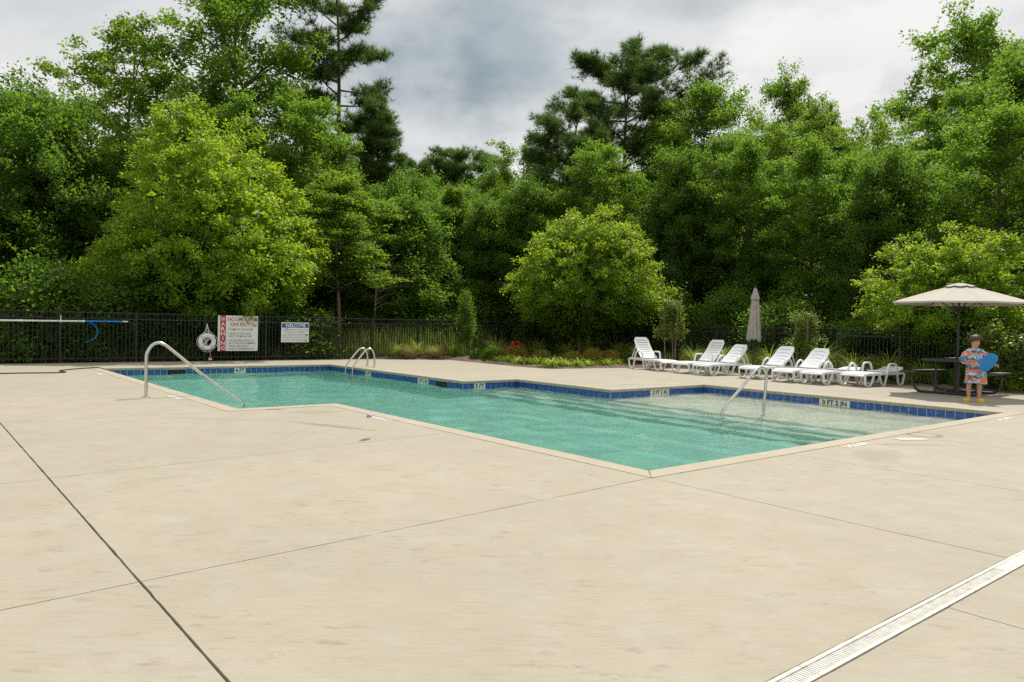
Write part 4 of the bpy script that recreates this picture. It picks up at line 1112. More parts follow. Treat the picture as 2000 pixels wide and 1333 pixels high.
    if block:  # oversized dark inner leaves, added to stop sun passing through the crown
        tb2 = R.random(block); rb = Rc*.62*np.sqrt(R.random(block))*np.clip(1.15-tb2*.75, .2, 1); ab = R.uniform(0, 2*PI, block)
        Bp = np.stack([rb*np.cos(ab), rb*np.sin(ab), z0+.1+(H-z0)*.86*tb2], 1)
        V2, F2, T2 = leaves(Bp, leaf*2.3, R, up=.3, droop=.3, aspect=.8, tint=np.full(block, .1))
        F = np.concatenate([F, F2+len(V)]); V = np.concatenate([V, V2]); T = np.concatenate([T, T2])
    return Wd.mb, fast_mesh(name, V, F, mat, T)
def dome_tree(seed, H, Rc, z0, ncl, nleaf, leaf, mat, stems=3, trunk_r=.09, sig=.15, low=.40, lump=.11, top_lobes=2, cone=.35, nblock=5000):
    """a dense rounded crown: twig clusters packed towards a lumpy shell, leaves hanging from each"""
    R = np.random.default_rng(seed); rd = random.Random(seed); Wd = Wood()
    zc = z0 + low*(H-z0)
    d_ = unit(R.normal(0, 1, (ncl, 3)))
    lf = np.ones(ncl)
    for k in range(22):
        a = unit(R.normal(0, 1, (1, 3)))[0]; lf += lump*R.uniform(-.9, 1.2)*np.exp((d_@a-1)*R.uniform(8, 22))
    lf *= 1+.10*np.clip(d_[:, 2], 0, 1)*np.cos(top_lobes*np.arctan2(d_[:, 1], d_[:, 0])+seed)
    rad = np.where(R.random(ncl) < .72, .66+.36*np.sqrt(R.random(ncl)), .25+.5*R.random(ncl)); fr_ = R.random(ncl) < .07; rad[fr_] *= 1.10
    rad *= lf
    zs = np.where(d_[:, 2] > 0, H-zc, zc-z0)
    C = d_*rad[:, None]; up_ = np.clip(C[:, 2], 0, 1.2); taper = 1-cone*up_**.9 - .18*np.clip(-C[:, 2], 0, 1)
    C = np.stack([C[:, 0]*Rc*taper, C[:, 1]*Rc*taper, zc+C[:, 2]*zs*.93], 1)
    az0 = R.uniform(0, 2*PI)      # the two or three leaders part near the top
    for k in range(top_lobes):
        a = az0+2*PI*k/top_lobes; m_ = (np.cos(np.arctan2(d_[:, 1], d_[:, 0])-a) > math.cos(PI/top_lobes)) & (d_[:, 2] > .2)
        C[m_, 0] += math.cos(a)*Rc*.17*up_[m_]; C[m_, 1] += math.sin(a)*Rc*.17*up_[m_]; C[m_, 2] += R.uniform(-.05, .03)*H*up_[m_]
    per = int(nleaf/ncl); Cc = np.repeat(C, per, 0); oo = np.repeat(unit(C-np.array([0, 0, zc])), per, 0)
    t = R.random((len(Cc), 1)); P = Cc + oo*(t-.4)*.34 - np.array([0, 0, 1.])*(t**2)*.14 + R.normal(0, 1, Cc.shape)*np.array([1, 1, .7])*sig
    P[:, 2] = np.maximum(P[:, 2], .3)
    tt = np.repeat(R.random(ncl)*.7, per)+.3*R.random(len(Cc))
    V, F, T = leaves(P, leaf, R, up=.45, out_c=np.array([0, 0, zc-.5]), droop=.35, tint=tt)
    bd_ = unit(R.normal(0, 1, (nblock, 3)))*(R.random((nblock, 1))**.4*.74); ub = np.clip(bd_[:, 2], 0, 1)  # hidden core of big dark leaves, added to keep the crown's near side shaded
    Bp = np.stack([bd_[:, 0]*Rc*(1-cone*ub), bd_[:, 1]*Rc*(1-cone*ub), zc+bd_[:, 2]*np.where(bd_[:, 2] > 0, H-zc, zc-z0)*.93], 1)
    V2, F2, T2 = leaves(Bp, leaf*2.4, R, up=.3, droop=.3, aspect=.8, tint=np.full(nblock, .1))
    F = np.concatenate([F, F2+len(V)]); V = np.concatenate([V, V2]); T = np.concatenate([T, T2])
    for k in range(stems):
        a = 2*PI*k/stems+.4; b0 = Vector((.12*math.cos(a), .12*math.sin(a), -.05)); tp = Vector((Rc*.32*math.cos(a), Rc*.32*math.sin(a), H*.86)); md = b0.lerp(tp, .45)+Vector((0, 0, .2))
        Wd.limb([b0, md, tp], trunk_r, .015, 8)
        for q in range(16):
            c = C[rd.randrange(ncl)]; f = rd.uniform(.2, .95); s_ = b0.lerp(md, f*2) if f < .5 else md.lerp(tp, f*2-1)
            Wd.limb([s_, s_.lerp(Vector(c), .5)+Vector((0, 0, .12)), Vector(c)], .024, .005, 5)
    return Wd.mb, fast_mesh('crown', V, F, mat, T)
def pine(seed, H, Rc, z0, nb, tuft, mat, prof='flat', per=20, L=.26, trunk_r=.2, sub=9, lean=(0, 0)):
    R = np.random.default_rng(seed); rd = random.Random(seed); Wd = Wood(); T = []; D = []; tn = []
    top_ = .86 if prof == 'flat' else .96
    pts = [(lean[0]*t*t+rd.gauss(0, .16)*(t > 0), lean[1]*t*t+rd.gauss(0, .16)*(t > 0), H*top_*t) for t in (0, .2, .4, .6, .8, 1)]
    Wd.limb(pts, trunk_r, .035, 8); P = [Vector(p) for p in pts]
    def tr(z):
        for a, b in zip(P[:-1], P[1:]):
            if a.z <= z <= b.z: return a.lerp(b, (z-a.z)/(b.z-a.z))
        return P[-1].copy()
    for i in range(nb):
        t = (i+rd.random())/nb; z = z0+(H*.95-z0)*t
        if prof == 'flat': w = .70+.35*math.sin(PI*min(1, t*.9+.18)) - .35*max(0, t-.85)/.15
        elif prof == 'cone': w = (1-t)**.8+.06
        else: w = .55+.45*math.sin(PI*(t*.85+.1))
        r = Rc*w*rd.uniform(.65, 1.12); az = i*2.39996+rd.uniform(-.5, .5); el = rd.uniform(-.08, .30)+(.35 if prof == 'flat' else .5)*t
        P0 = tr(z-r*.25); end = Vector((P0.x+r*math.cos(az), P0.y+r*math.sin(az), P0.z+r*math.tan(el)*.8)); mid = P0.lerp(end, .5)+Vector((rd.gauss(0, .12), rd.gauss(0, .12), -.06*r+rd.gauss(0, .1)))
        Wd.limb([P0, mid, end], max(.02, trunk_r*.34*(1-.5*t)), .012, 5)
        tone = rd.random()
        for q in range(sub):
            f = rd.uniform(.35, 1.0); b0 = P0.lerp(mid, f*2) if f < .5 else mid.lerp(end, f*2-1)
            dv = Vector((rd.gauss(0, 1)+math.cos(az)*.8, rd.gauss(0, 1)+math.sin(az)*.8, rd.gauss(.25, .40))).normalized()*rd.uniform(.35, .85)*(.35+.22*r)
            e2 = b0+dv; Wd.limb([b0, b0.lerp(e2, .5)-Vector((0, 0, .03)), e2], .018, .007, 4)
            for g_ in range(tuft):
                u = rd.uniform(.25, 1.08); c = b0.lerp(e2, u)+Vector((rd.gauss(0, .17), rd.gauss(0, .17), rd.gauss(.05, .10)))
                T.append(tuple(c)); D.append(tuple((dv.normalized()*.5+Vector((rd.gauss(0, .3), rd.gauss(0, .3), .75))).normalized())); tn.append(tone*.5+rd.random()*.5)
    V, F, TT = needles(np.array(T), np.array(D), R, per, L, .024, np.array(tn))
    return Wd.mb, fast_mesh('crown', V, F, mat, TT)
lm_birch = leaf_mat('birch_leaf', (.024, .072, .011), (.108, .190, .018), (.70, .97, .05), .42, .45, .26, .10)
lm_oak = leaf_mat('forest_leaf', (.022, .058, .014), (.075, .135, .021), (.36, .64, .05), .40)
lm_tulip = leaf_mat('tulip_leaf', (.024, .062, .014), (.084, .146, .022), (.42, .72, .05), .41)
lm_light = leaf_mat('light_leaf', (.045, .090, .014), (.100, .150, .020), (.42, .68, .05), .44)
lm_pine = leaf_mat('pine_needle', (.032, .066, .014), (.075, .118, .026), (.20, .38, .05), .32, .45)
lm_shrub = leaf_mat('shrub_leaf', (.045, .090, .016), (.100, .150, .030), (.40, .56, .06), .40, .4, .3)
lm_box = leaf_mat('boxwood_leaf', (.035, .090, .012), (.080, .150, .018), (.28, .48, .03), .40)
lm_lily = leaf_mat('daylily_blade', (.15, .27, .025), (.32, .44, .05), (.70, .86, .08), .45)
lm_grass = leaf_mat('fountain_grass_blade', (.10, .17, .025), (.22, .27, .06), (.60, .74, .12), .42)
lm_tan = leaf_mat('tan_grass_blade', (.27, .19, .10), (.44, .33, .19), (.45, .34, .18), .35)
lm_spirea = leaf_mat('spirea_leaf', (.13, .17, .03), (.32, .27, .06), (.60, .60, .08), .40)
lm_flower = leaf_mat('red_flower', (.60, .03, .035), (.80, .09, .07), (.85, .08, .06), .35)
lm_wild = leaf_mat('wild_grass', (.05, .095, .018), (.17, .18, .06), (.30, .40, .07), .38)

PROTO = {}
def proto(key, tm, cm, bark, H, R):
    tr = tm.build('trunk', bark, None, True); me_t = tr.data; bpy.data.objects.remove(tr)
    PROTO[key] = (me_t, cm, H, R)
def plant_tree(key, name, label, cat, x, y, H=None, R=None, rz=0, group=None, z=-.06):
    me_t, cm, H0, R0 = PROTO[key]
    o = thing(name, label, cat, (x, y, z), rz, group)
    s = (R/R0 if R else 1); sz_ = (H/H0 if H else 1); o.scale = (s, s, sz_)
    link('trunk', me_t, o); link('crown', cm, o)
    return o
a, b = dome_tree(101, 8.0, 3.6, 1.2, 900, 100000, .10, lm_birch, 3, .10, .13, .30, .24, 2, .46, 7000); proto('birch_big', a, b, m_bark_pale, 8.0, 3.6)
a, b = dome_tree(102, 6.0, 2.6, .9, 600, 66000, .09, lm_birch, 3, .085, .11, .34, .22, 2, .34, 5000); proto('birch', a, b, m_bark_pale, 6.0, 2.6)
a, b = broadleaf(111, 10, 3.2, 2.6, 34, 60000, .145, lm_oak, None, 'round', 0.46, .7, 12, .16, fill=.14, lobe=1.15, block=4500); proto('oak1', a, b, m_bark, 10, 3.2)
a, b = broadleaf(112, 10, 3.2, 1.6, 36, 60000, .145, lm_oak, None, 'column', 0.46, .7, 12, .15, fill=.14, lobe=1.15, block=4500); proto('oak2', a, b, m_bark, 10, 3.2)
a, b = broadleaf(113, 16, 4.2, 6.0, 34, 36000, .175, lm_tulip, None, 'round', 0.42, .7, 11, .24, (.6, .3), fill=.06, lobe=1.05); proto('tulip1', a, b, m_bark, 16, 4.2)
a, b = broadleaf(114, 16, 3.6, 3.5, 40, 46000, .175, lm_tulip, None, 'column', 0.48, .7, 12, .22, (-.5, .2), fill=.06, lobe=1.20); proto('tulip2', a, b, m_bark, 16, 3.6)
a, b = broadleaf(115, 14, 3.2, 4.5, 26, 24000, .16, lm_light, None, 'open', .36, .6, 10, .17, (-1.2, .4), 1, .2, 1.1, trunk_top=.95, lobe=.95); proto('airy', a, b, m_bark_pale, 14, 3.2)
a, b = broadleaf(116, 8, 2.0, .8, 30, 40000, .14, lm_light, None, 'cone', .30, .65, 11, .09, fill=.2, lobe=.62, block=1800); proto('sapling', a, b, m_bark, 8, 2.0)
a, b = broadleaf(117, 6.6, 2.4, 2.6, 20, 24000, .12, lm_light, None, 'dome', .36, .22, 10, .09, (.4, 0), 1, .1, .35, up=1.2, lobe=.75); proto('tier', a, b, m_bark_pale, 6.6, 2.4)
a, b = broadleaf(118, 6.6, 2.2, .6, 36, 44000, .12, lm_oak, None, 'dome', .30, .95, 12, .10, droop=.7, fill=.25, lobe=.65, block=1800); proto('cypress', a, b, m_bark, 6.6, 2.2)
a, b = pine(121, 17, 4.4, 8.0, 40, 15, lm_pine, 'flat', 16, .38, .26, 16, (.8, 0)); proto('flatpine', a, b, m_bark, 17, 4.4)
a, b = pine(122, 12, 2.6, 3.0, 40, 13, lm_pine, 'round', 16, .36, .17, 12); proto('densepine', a, b, m_bark, 12, 2.6)
a, b = pine(123, 20, 3.2, 10.0, 26, 14, lm_pine, 'round', 16, .38, .22, 13, (-1.0, .5)); proto('tallpine', a, b, m_bark, 20, 3.2)
a, b = pine(124, 12, 2.2, 1.8, 50, 12, lm_pine, 'cone', 16, .34, .16, 10); proto('conepine', a, b, m_bark, 12, 2.2)
a, b = broadleaf(131, 2.6, .55, .75, 26, 5200, .085, lm_oak, None, 'column', .22, .9, 4, .035, fill=.3); proto('column_shrub', a, b, m_bark_pale, 2.6, .55)
a, b = broadleaf(132, 2.3, .42, .95, 20, 3200, .07, lm_shrub, None, 'round', .20, .8, 4, .030, (0, 0), 3, .1, fill=.3); proto('myrtle', a, b, m_bark_pale, 2.3, .42)
a, b = broadleaf(133, 2.4, 1.3, .15, 30, 15000, .095, lm_oak, None, 'dome', .40, .8, 6, .03, (0, 0), 3, .2, fill=.4, block=1800); proto('bush', a, b, m_bark, 2.4, 1.3)
a, b = broadleaf(134, 1.5, .55, .12, 26, 5200, .075, lm_shrub, None, 'round', .22, .8, 4, .02, (0, 0), 3, .1, fill=.4); proto('leafy_shrub', a, b, m_bark, 1.5, .55)

plant_tree('birch_big', 'birch_tree', 'broad multi-stem birch overhanging the fence above the warning sign', 'tree', 2.65, 20.7, 7.9, 3.8, .3)
plant_tree('birch', 'birch_tree', 'rounded yellow-green birch at the fence corner behind the flower bed', 'tree', 14.45, 15.3, 6.1, 2.85, 1.9)
plant_tree('birch', 'birch_tree', 'rounded yellow-green birch behind the open umbrella', 'tree', 16.6, 3.7, 4.5, 2.3, .2)
plant_tree('column_shrub', 'young_tree', 'young columnar evergreen on a thin trunk in front of the back fence', 'tree', 10.55, 17.45, 2.45, .34, 0)
plant_tree('myrtle', 'young_tree', 'young multi-stem tree between the two upright slatted loungers', 'tree', 14.4, 11.3, 2.33, .44, 0)
plant_tree('myrtle', 'young_tree', 'young multi-stem tree right of the folded umbrella', 'tree', 14.45, 6.65, 1.9, .42, 1.4)
plant_tree('leafy_shrub', 'tall_shrub', 'tall glossy shrub behind the child at the right edge', 'shrub', 14.45, 1.85, 1.55, .60, 0)
FOREST = [
    ('oak1', -1.2, 32.5, 10.4, 3.7, 'dark broadleaf tree filling the left edge behind the fence'), ('oak2', -4.7, 38.0, 10.2, 4.0, ''),
    ('airy', 2.7, 35.8, 16.0, 3.7, 'tall thin-crowned pale-barked tree left of the big birch'), ('tulip1', 8.0, 32.7, 18.8, 5.0, 'very tall broadleaf tree rising above the big birch'),
    ('tallpine', 12.9, 32.6, 20.5, 3.4, 'tallest long-trunked pine right of the very tall broadleaf tree'), ('conepine', 12.9, 28.7, 12.3, 2.3, 'dark cone-shaped pine at the left of the sky gap'),
    ('cypress', 10.9, 22.6, 6.6, 2.3, 'dense drooping dark tree behind the young columnar evergreen'), ('tier', 7.6, 21.4, 6.5, 2.4, 'low tree with flat tiers of bright foliage beside the big birch'),
    ('densepine', 30.5, 46.6, 15.9, 4.0, 'distant round-topped pine in the middle of the sky gap'), ('densepine', 31.3, 51.1, 15.2, 3.4, ''), ('oak1', 28.7, 39.0, 12.6, 3.0, ''), ('densepine', 26.5, 47.3, 14.6, 2.7, ''),
    ('sapling', 14.8, 24.6, 7.6, 1.7, 'pale green pointed sapling below the sky gap'), ('oak2', 15.6, 22.6, 6.9, 2.1, ''),
    ('densepine', 20.5, 22.5, 12.0, 2.5, 'dense bright-green pine left of the flat-topped pine'), ('airy', 23.1, 29.4, 12.5, 2.3, 'thin open-crowned tree at the right side of the sky gap'),
    ('flatpine', 27.2, 24.8, 18.6, 5.0, 'big flat-topped pine with bare crooked limbs above the corner birch'),
    ('tulip2', 27.3, 19.5, 14.2, 3.3, 'tall broadleaf tree right beside the flat-topped pine'), ('tulip1', 32.3, 18.0, 15.5, 3.0, 'tall broadleaf tree with a domed top above the folded umbrella'),
    ('airy', 32.9, 14.9, 13.6, 2.6, 'dark open-crowned tree in the dip of the treeline at right'), ('tulip1', 41.8, 12.7, 19.9, 5.0, 'highest broadleaf tree at the right, above the open umbrella'),
    ('oak1', 33.2, 6.9, 13.7, 3.9, 'big light green tree cut off by the right edge'), ('sapling', 28.5, 10.8, 9.0, 2.7, 'bright pointed tree behind the right-hand birch'),
    ('oak1', 38.9, 4.8, 15.7, 4.8, ''), ('tulip2', 24.6, 19.6, 11.4, 2.2, ''), ('airy', 27.2, 14.0, 11.6, 2.5, ''), ('oak2', -0.9, 27.0, 9.4, 2.5, ''), ('tulip2', 7.9, 26.0, 11.0, 2.5, ''),
    ('sapling', 8.5, 24.0, 7.3, 2.2, 'pale green tree between the big birch and the tiered tree'), ('oak2', 28.3, 11.9, 9.8, 2.4, ''), ('oak2', 16.5, 20.8, 7.6, 2.0, ''), ('tulip2', 28.6, 7.4, 11.6, 2.6, ''), ('oak1', 4.1, 30.8, 9.8, 3.6, ''),
    ('tulip2', 21.3, 13.2, 9.0, 2.0, ''), ('oak2', 20.8, 16.2, 9.0, 1.9, ''), ('tulip2', 20.9, 10.2, 8.4, 2.0, ''), ('oak2', 20.6, 7.2, 7.4, 1.9, ''), ('tulip2', 21.6, 4.2, 8.6, 2.1, ''), ('oak2', 23.5, 1.0, 11.0, 2.6, ''), ('tulip2', 18.9, 19.3, 9.6, 2.0, ''), ('oak2', 12.4, 25.2, 8.0, 2.1, ''), ('tulip2', 3.4, 26.3, 9.0, 2.3, ''), ('tulip2', 23.6, 15.6, 10.2, 2.1, ''), ('airy', 24.5, 8.5, 9.2, 2.3, ''), ('tulip2', 5.6, 27.0, 10.5, 2.3, ''),
    ('oak2', 17.5, 26.5, 7.5, 2.4, ''), ('oak1', 21.5, 33.5, 9.6, 3.2, ''), ('oak2', 30.0, 28.0, 10.5, 3.4, ''), ('oak1', 36.0, 22.0, 12.0, 3.8, ''), ('oak2', 38.5, 16.5, 12.0, 3.8, ''), ('oak1', 14.5, 37.0, 11.0, 3.6, ''), ('oak2', 5.0, 40.5, 11.0, 3.8, ''), ('oak1', -8.5, 31.0, 9.0, 3.4, ''),
    ('oak2', 36.5, 10.0, 11.5, 3.6, ''), ('oak2', 27.0, 3.5, 9.0, 3.2, ''), ('oak1', 33.0, 35.0, 11.5, 3.8, ''), ('oak1', 24.0, 42.0, 11.5, 3.6, ''), ('oak2', 18.5, 43.0, 12.5, 4.0, ''), ('oak2', 10.5, 43.0, 13.5, 4.2, ''), ('oak1', 37.0, 42.0, 12.0, 4.2, ''), ('oak1', -10.0, 41.0, 11.0, 4.0, ''), ('tulip2', -4.2, 26.5, 9.5, 2.5, ''), ('oak2', -7.5, 25.5, 9.0, 2.5, '')]
random.seed(21)
CX, CY = cam.matrix_world.translation.x, cam.matrix_world.translation.y
def bearing(x, y): return math.atan2(x-CX, y-CY)
def ordinal(k): return {1: 'first', 2: 'second', 3: 'third', 4: 'fourth', 5: 'fifth', 6: 'sixth', 7: 'seventh', 8: 'eighth', 9: 'ninth', 10: 'tenth', 11: 'eleventh', 12: 'twelfth', 13: 'thirteenth', 14: 'fourteenth', 15: 'fifteenth', 16: 'sixteenth', 17: 'seventeenth', 18: 'eighteenth', 19: 'nineteenth', 20: 'twentieth'}.get(k, str(k)+'th')
LAND = [('the big left birch', 2.7, 20.7), ('the thin pale-barked tree', 2.7, 35.8), ('the very tall broadleaf', 8.0, 32.7), ('the tallest pine', 12.9, 32.6), ('the cone-shaped pine', 12.9, 28.7), ('the sky gap pine', 30.5, 46.6), ('the corner birch', 14.45, 15.3), ('the flat-topped pine', 27.2, 24.8), ('the dome-topped tree', 32.3, 18.0), ('the folded umbrella', 14.2, 8.1), ('the open umbrella', 12.45, 2.02), ('the right-hand birch', 16.6, 3.7)]
used_labels = set()
def forest_label(kind, x, y, H):
    bb = bearing(x, y); dd = math.hypot(x-CX, y-CY)
    size = 'low' if H < 7.2 else ('middling' if H < 10.5 else 'tall')
    for (nm_, lx, ly) in sorted(LAND, key=lambda q: abs(bearing(q[1], q[2])-bb)):
        ld_ = math.hypot(lx-CX, ly-CY); db = bb-bearing(lx, ly)
        where = ('right of' if db > 0 else 'left of') if abs(db) > .02 else ('behind' if dd > ld_ else 'in front of')
        lab = f'{size} green {kind} in the forest {"just " if abs(db) < .08 else ""}{where} {nm_}'
        if lab not in used_labels: used_labels.add(lab); return lab
    return lab
KN = {'oak1': 'broadleaf_tree', 'oak2': 'broadleaf_tree', 'tulip1': 'broadleaf_tree', 'tulip2': 'broadleaf_tree', 'airy': 'broadleaf_tree', 'sapling': 'broadleaf_tree', 'tier': 'broadleaf_tree', 'cypress': 'broadleaf_tree'}
for (k, x, y, H, R, lab) in FOREST:
    nm = KN.get(k, 'pine_tree')
    plant_tree(k, nm, lab or forest_label('broadleaf' if nm == 'broadleaf_tree' else 'pine', x, y, H), 'tree', x, y, H, R, random.uniform(0, 6.28), 'trees of the forest beyond the fence')
dt_ = thing('dead_tree', 'leaning brown dead trunk with bare stubs left of the big birch', 'tree', (1.75, 28.9, -.06))
Wd = Wood(); Wd.limb([(0, 0, 0), (-.05, .05, 2.6), (-.25, .15, 5.2), (-1.1, .7, 7.4), (-1.7, 1.2, 9.0)], .20, .07, 8); Wd.mb.build('trunk', m_bark_pale, dt_, True)
for pts in ([(-.3, .2, 5.4), (-.15, .3, 6.4), (-.1, .35, 6.9)], [(-1.1, .7, 7.4), (-2.0, .6, 8.0), (-2.7, .5, 8.8)], [(-1.4, .95, 8.2), (-1.1, 1.2, 9.4), (-1.2, 1.3, 10.4)]):
    Wd = Wood(); Wd.limb(pts, .06, .02, 6); Wd.mb.build('branch', m_bark_pale, dt_, True)
dr = thing('dead_branches', 'pale bare dead branches reaching out right of the tiered tree', 'dead tree', (9.0, 21.4, -.06))
Wd = Wood(); Wd.limb([(0, 0, 0), (.05, 0, 1.6), (.15, .05, 3.4)], .05, .02, 6); Wd.mb.build('trunk', m_bark_pale, dr, True)
random.seed(51)
for k in range(11):
    z0_ = 1.8+.16*k; L_ = random.uniform(.7, 1.5); a_ = random.uniform(-1.3, .4); Wd = Wood()
    e_ = Vector((.1+L_*math.cos(a_), L_*math.sin(a_), z0_+random.uniform(.0, .5)))
    Wd.limb([(.1, .02, z0_), (.1+.5*L_*math.cos(a_), .5*L_*math.sin(a_), z0_+.25), e_], .016, .006, 5)
    for q in range(3): f = Vector((.1, .02, z0_)).lerp(e_, random.uniform(.4, .9))+Vector((0, 0, .1)); Wd.limb([f, f+Vector((random.gauss(.1, .15), random.gauss(-.1, .15), random.uniform(.05, .3)))], .007, .004, 4)
    Wd.mb.build('branch', m_bark_pale, dr, True)
# undergrowth beyond the fences
random.seed(33)
us = [(-7+1.5*k+random.uniform(-.4, .4), 19.1+random.uniform(0, .9)) for k in range(9)] + [(9.2, 22.5), (11.8, 21.0), (13.5, 21.8), (15.5, 19.2), (16.8, 19.8)] + [(17.1+random.uniform(-.3, 1.3), 17.0-1.75*k+random.uniform(-.5, .5)) for k in range(12)]
us2 = [(x_, y_) for x_, y_ in [(24, 21), (27.5, 17), (30, 13.5), (31, 9), (29, 5), (20, 27), (16, 30.5), (10, 30), (4, 34), (-2, 35.5), (25, 26), (33.5, 25), (36, 18.5), (37.5, 12), (23.5, 34), (19, 36), (13, 34), (7, 37)]]
for (x, y) in us2:
    plant_tree('bush', 'forest_shrub', f'dark shrub deep in the forest between trunks, {ordinal(1+sorted(us2, key=lambda q: bearing(*q)).index((x, y)))} from the left', 'shrub', x, y, random.uniform(3.2, 4.4), random.uniform(2.2, 2.8), random.uniform(0, 6.28), 'shrubs deep in the forest')
for (x, y) in us:
    plant_tree('bush', 'forest_shrub', f'leafy undergrowth shrub just beyond the black fence, {ordinal(1+sorted(us, key=lambda q: bearing(*q)).index((x, y)))} from the left', 'shrub', x, y, random.uniform(1.7, 2.9), random.uniform(1.1, 1.6), random.uniform(0, 6.28), 'shrubs growing behind the fence')

# blades
def blades(seed, n_, L, w, spread, mat, name='blades', seg=4, upright=.6, tip_droop=.6, tint=None, r0=.05):
    R = np.random.default_rng(seed); V = []; F = []; T = []
    az = R.uniform(0, 2*PI, n_); el = np.clip(R.normal(upright, .28, n_), .08, 1.45); ln = L*R.uniform(.55, 1.1, n_); tn = R.random(n_) if tint is None else np.clip(tint+R.normal(0, .2, n_), 0, 1)
    for i in range(n_):
        a = az[i]; e = el[i]*PI/2*.98 if False else el[i]; p = np.array([r0*math.cos(a)*R.random(), r0*math.sin(a)*R.random(), 0.]); s = np.array([-math.sin(a), math.cos(a), 0]); o = len(V)
        ang = math.radians(88)*min(1, e/1.1); st = ln[i]/seg
        for k in range(seg+1):
            ww = w*(1-(k/seg)**1.6)*.5+.0008; V += [p+s*ww, p-s*ww]; T += [tn[i]]*2
            p = p + np.array([math.cos(a)*math.cos(ang), math.sin(a)*math.cos(ang), math.sin(ang)])*st; ang -= tip_droop*(.5+R.random())/seg*1.6
        for k in range(seg): F.append((o+2*k, o+2*k+1, o+2*k+3, o+2*k+2))
    V = np.array(V); V[:, 2] = np.maximum(V[:, 2], .01)
    return fast_mesh(name, V, F, mat, T)
def dome_leaves(seed, n_, rx, rz, size, mat, name, lo=.05, shell=.25, up=.3, tint=None):
    R = np.random.default_rng(seed); d_ = unit(R.normal(0, 1, (n_, 3))); d_[:, 2] = np.abs(d_[:, 2])
    k = (1-shell*R.random(n_)**1.5)[:, None]*(1+.10*np.sin(d_[:, :1]*9+d_[:, 1:2]*7+seed))
    P = d_*k*np.array([rx, rx, rz]); P[:, 2] += lo
    V, F, T = leaves(P, size, R, up=up, out_c=np.zeros(3), tint=(R.random(n_) if tint is None else np.full(n_, tint)))
    return fast_mesh(name, V, F, mat, T)
def put(name, label, cat, me_list, x, y, s=1, group=None, z=.03):
    o = thing(name, label, cat, (x, y, z), random.uniform(0, 6.28), group); o.scale = (s, s, s)
    for nm, me_ in me_list: link(nm, me_, o)
    return o
g_tall = blades(201, 340, 1.15, .014, .5, lm_grass, upright=.85, tip_droop=1.2); g_tan = blades(202, 900, .46, .007, .3, lm_tan, upright=.75, tip_droop=.5, r0=.14); g_tan2 = blades(207, 300, .46, .007, .3, lm_grass, upright=.95, tip_droop=.4, r0=.12)
g_lily = blades(203, 130, .42, .028, .2, lm_lily, upright=.85, tip_droop=1.5, r0=.07); g_lily2 = blades(208, 120, .40, .028, .2, lm_lily, upright=.8, tip_droop=1.7, r0=.09)
d_box = dome_leaves(204, 2600, .30, .36, .042, lm_box, 'foliage'); d_spi = dome_leaves(205, 1500, .36, .36, .05, lm_spirea, 'foliage', shell=.5); d_red2 = dome_leaves(209, 28, .24, .42, .055, lm_flower, 'flowers', lo=.10, shell=.15, up=.8); d_red = dome_leaves(206, 170, .26, .46, .065, lm_flower, 'flowers', lo=.10, shell=.15, up=.8)
b = MB()
for k in range(7): a = k*.9; b.tube([(0, 0, 0), (.10*math.cos(a), .10*math.sin(a), .15), (.2*math.cos(a), .2*math.sin(a), .28)], [.008, .006, .003], 5, cap=False)
o = b.build('stems', m_bark); me_stems = o.data; bpy.data.objects.remove(o)
random.seed(41)
put('grass_tuft', 'round tan grass mound, left one of two beside the back fence', 'ornamental grass', [('tan_blades', g_tan), ('green_blades', g_tan2)], 8.20, 17.50, 1.12, None, 0)
put('grass_tuft', 'round tan grass mound, right one of two beside the back fence', 'ornamental grass', [('tan_blades', g_tan), ('green_blades', g_tan2)], 9.05, 17.20, 1.16, None, 0)
GRS = [(10.2, 17.6, .8), (8.7, 17.75, .9), (7.9, 17.7, .8), (11.6, 17.0, 1.0), (12.8, 16.1, 1.05), (13.2, 15.0, 1.0), (13.9, 14.6, 1.2), (14.3, 13.5, 1.1), (14.2, 12.6, 1.0), (14.4, 10.4, 1.0), (14.35, 9.3, 1.1), (14.1, 8.35, .9), (14.4, 7.7, 1.05), (14.35, 6.1, 1.25), (14.4, 5.2, 1.0), (14.4, 4.3, 1.1), (14.4, 3.5, .9), (14.5, .75, 1.2), (14.6, -.4, 1.1)]
def rank(L, q): return ordinal(1+sorted(L, key=lambda w: bearing(w[0], w[1])).index(q))
for q in GRS:
    x, y, s = q; put('fountain_grass', f'arching fountain grass tuft in the bed, {rank(GRS, q)} from the left', 'ornamental grass', [('blades', g_tall)], x, y, s*.95, 'fountain grass tufts in the bed')
BOX = [(9.94, 15.95, .9), (10.04, 15.28, 1.1), (13.3, 12.2, 1.0), (14.25, 8.75, 1.1), (14.3, 3.15, 1.15), (14.3, 2.55, 1.2), (14.35, 2.0, 1.1), (14.3, 4.7, .9), (14.3, 1.1, 1.0)]
for q in BOX:
    x, y, s = q; put('boxwood_ball', f'small clipped boxwood ball in the bed, {rank(BOX, q)} from the left', 'shrub', [('foliage', d_box), ('stems', me_stems)], x, y, s, 'boxwood balls in the bed')
SPI = [(11.2, 15.4, 1.3, 1), (11.5, 14.4, 1.0, 0), (11.9, 13.3, 1.0, 0), (12.5, 13.05, 1.1, 1), (13.2, 12.85, 1.1, 0), (13.1, 13.5, 1.2, 0), (10.9, 15.9, 1.0, 0), (12.9, 12.4, .8, 1)]
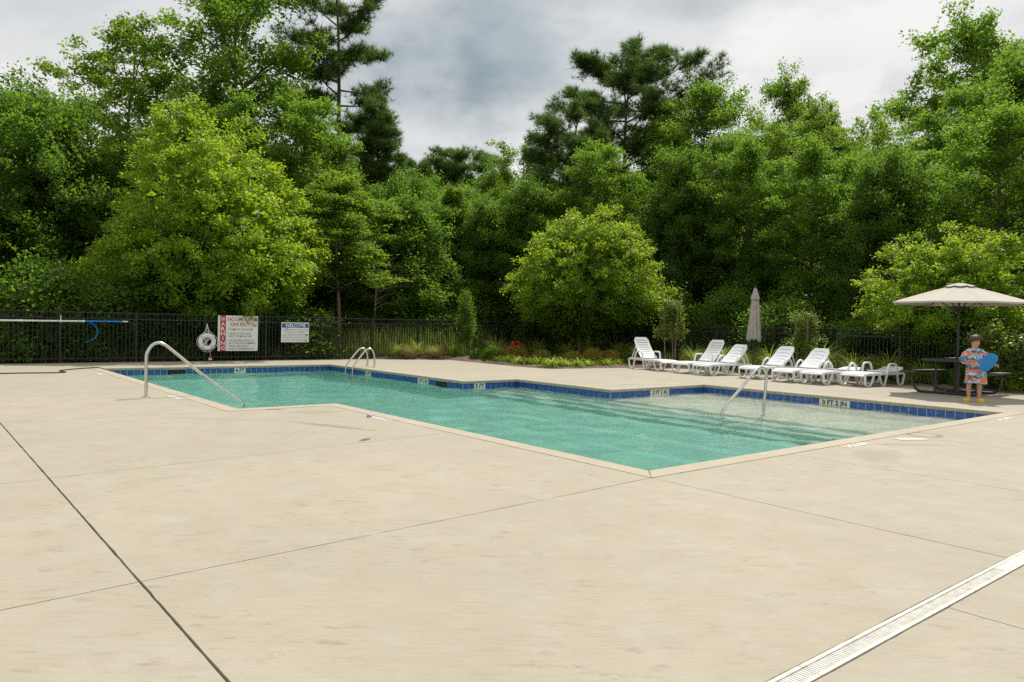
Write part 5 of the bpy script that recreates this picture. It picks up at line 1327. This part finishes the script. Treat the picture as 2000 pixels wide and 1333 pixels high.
for q in SPI:
    x, y, s, red = q; rk = rank([w for w in SPI if w[3] == red], q)
    put('flowering_shrub', f'low corner-bed shrub with red flower heads, {rk} from the left' if red else f'low yellowish corner-bed shrub without flowers, {rk} from the left', 'shrub', [('foliage', d_spi), ('stems', me_stems)] + ([('flowers', d_red if x < 11.5 else d_red2)] if red else []), x, y, s, 'red-flowering shrubs in the corner bed' if red else 'plain spirea shrubs in the corner bed')
LIL = [(9.8, 14.14, 1.1), (9.65, 13.34, 1.0), (9.96, 13.25, 1.0), (9.9, 12.73, 1.0), (9.72, 11.95, 1.3), (10.25, 12.09, 1.0), (10.3, 11.83, 1.0), (10.6, 11.75, 1.0), (11.14, 11.81, 1.0), (11.78, 11.72, 1.0), (12.5, 11.9, .9), (10.1, 12.5, 1.0), (9.9, 14.7, .9), (14.15, 1.45, 1.0), (14.1, .95, 1.1), (14.15, .5, 1.0), (14.1, .05, 1.1), (14.15, -.5, 1.0), (14.1, -1.0, 1.0), (14.2, 3.75, .8), (14.2, 5.7, .7)]
for i, q in enumerate(LIL):
    x, y, s = q; put('daylily', f'lime green daylily clump along the bed edge, {rank(LIL, q)} from the left', 'plant', [('blades', g_lily if i % 2 else g_lily2)], x, y, s*1.05, 'daylilies along the bed edge')
# uncountable: rough grass beyond the fences, mulch chips, fallen leaves
R = np.random.default_rng(77)
def scatter_grass(pts, L, w, mat):
    n_ = len(pts); az = R.uniform(0, 2*PI, n_); ln = L*R.uniform(.5, 1.15, n_); lean_ = R.uniform(.05, .5, n_)
    d_ = np.stack([np.cos(az)*lean_, np.sin(az)*lean_, np.ones(n_)], 1); s_ = np.stack([-np.sin(az), np.cos(az), np.zeros(n_)], 1)*w/2
    P = np.concatenate([pts, np.full((n_, 1), -.06)], 1); M_ = P + d_*(ln*.55)[:, None]; Tp = P + d_*ln[:, None] + np.stack([np.cos(az), np.sin(az), np.full(n_, -.3)], 1)*(ln*.18)[:, None]
    V = np.stack([P+s_, P-s_, M_-s_*.8, M_+s_*.8, Tp], 1).reshape(-1, 3); b0 = np.arange(n_)*5
    F = np.concatenate([np.stack([b0, b0+1, b0+2], 1), np.stack([b0, b0+2, b0+3], 1), np.stack([b0+3, b0+2, b0+4], 1)])
    return fast_mesh('rough_grass', V, F, mat, np.repeat(R.random(n_), 5))
p1 = np.stack([np.where(R.random(13000) < .72, R.uniform(4.5, 16, 13000), R.uniform(-9, 5, 13000)), 18.05+np.abs(R.normal(0, 1.4, 13000))], 1); p2 = np.stack([15.1+np.abs(R.normal(0, 1.0, 9000)), R.uniform(-6, 18, 9000)], 1)
p3 = np.stack([R.uniform(6, 13.5, 2600), 18.3+np.abs(R.normal(0, 1.2, 2600))], 1)
o = link('rough_grass', scatter_grass(np.concatenate([p1, p2]), .55, .014, lm_wild)); o['kind'] = 'stuff'; tag(o, 'rough green grass growing along the outside of the fence', 'grass')
o = link('tall_reeds', scatter_grass(p3, 1.25, .014, lm_wild)); o['kind'] = 'stuff'; tag(o, 'tall tan and green reeds standing behind the back fence corner', 'reeds')
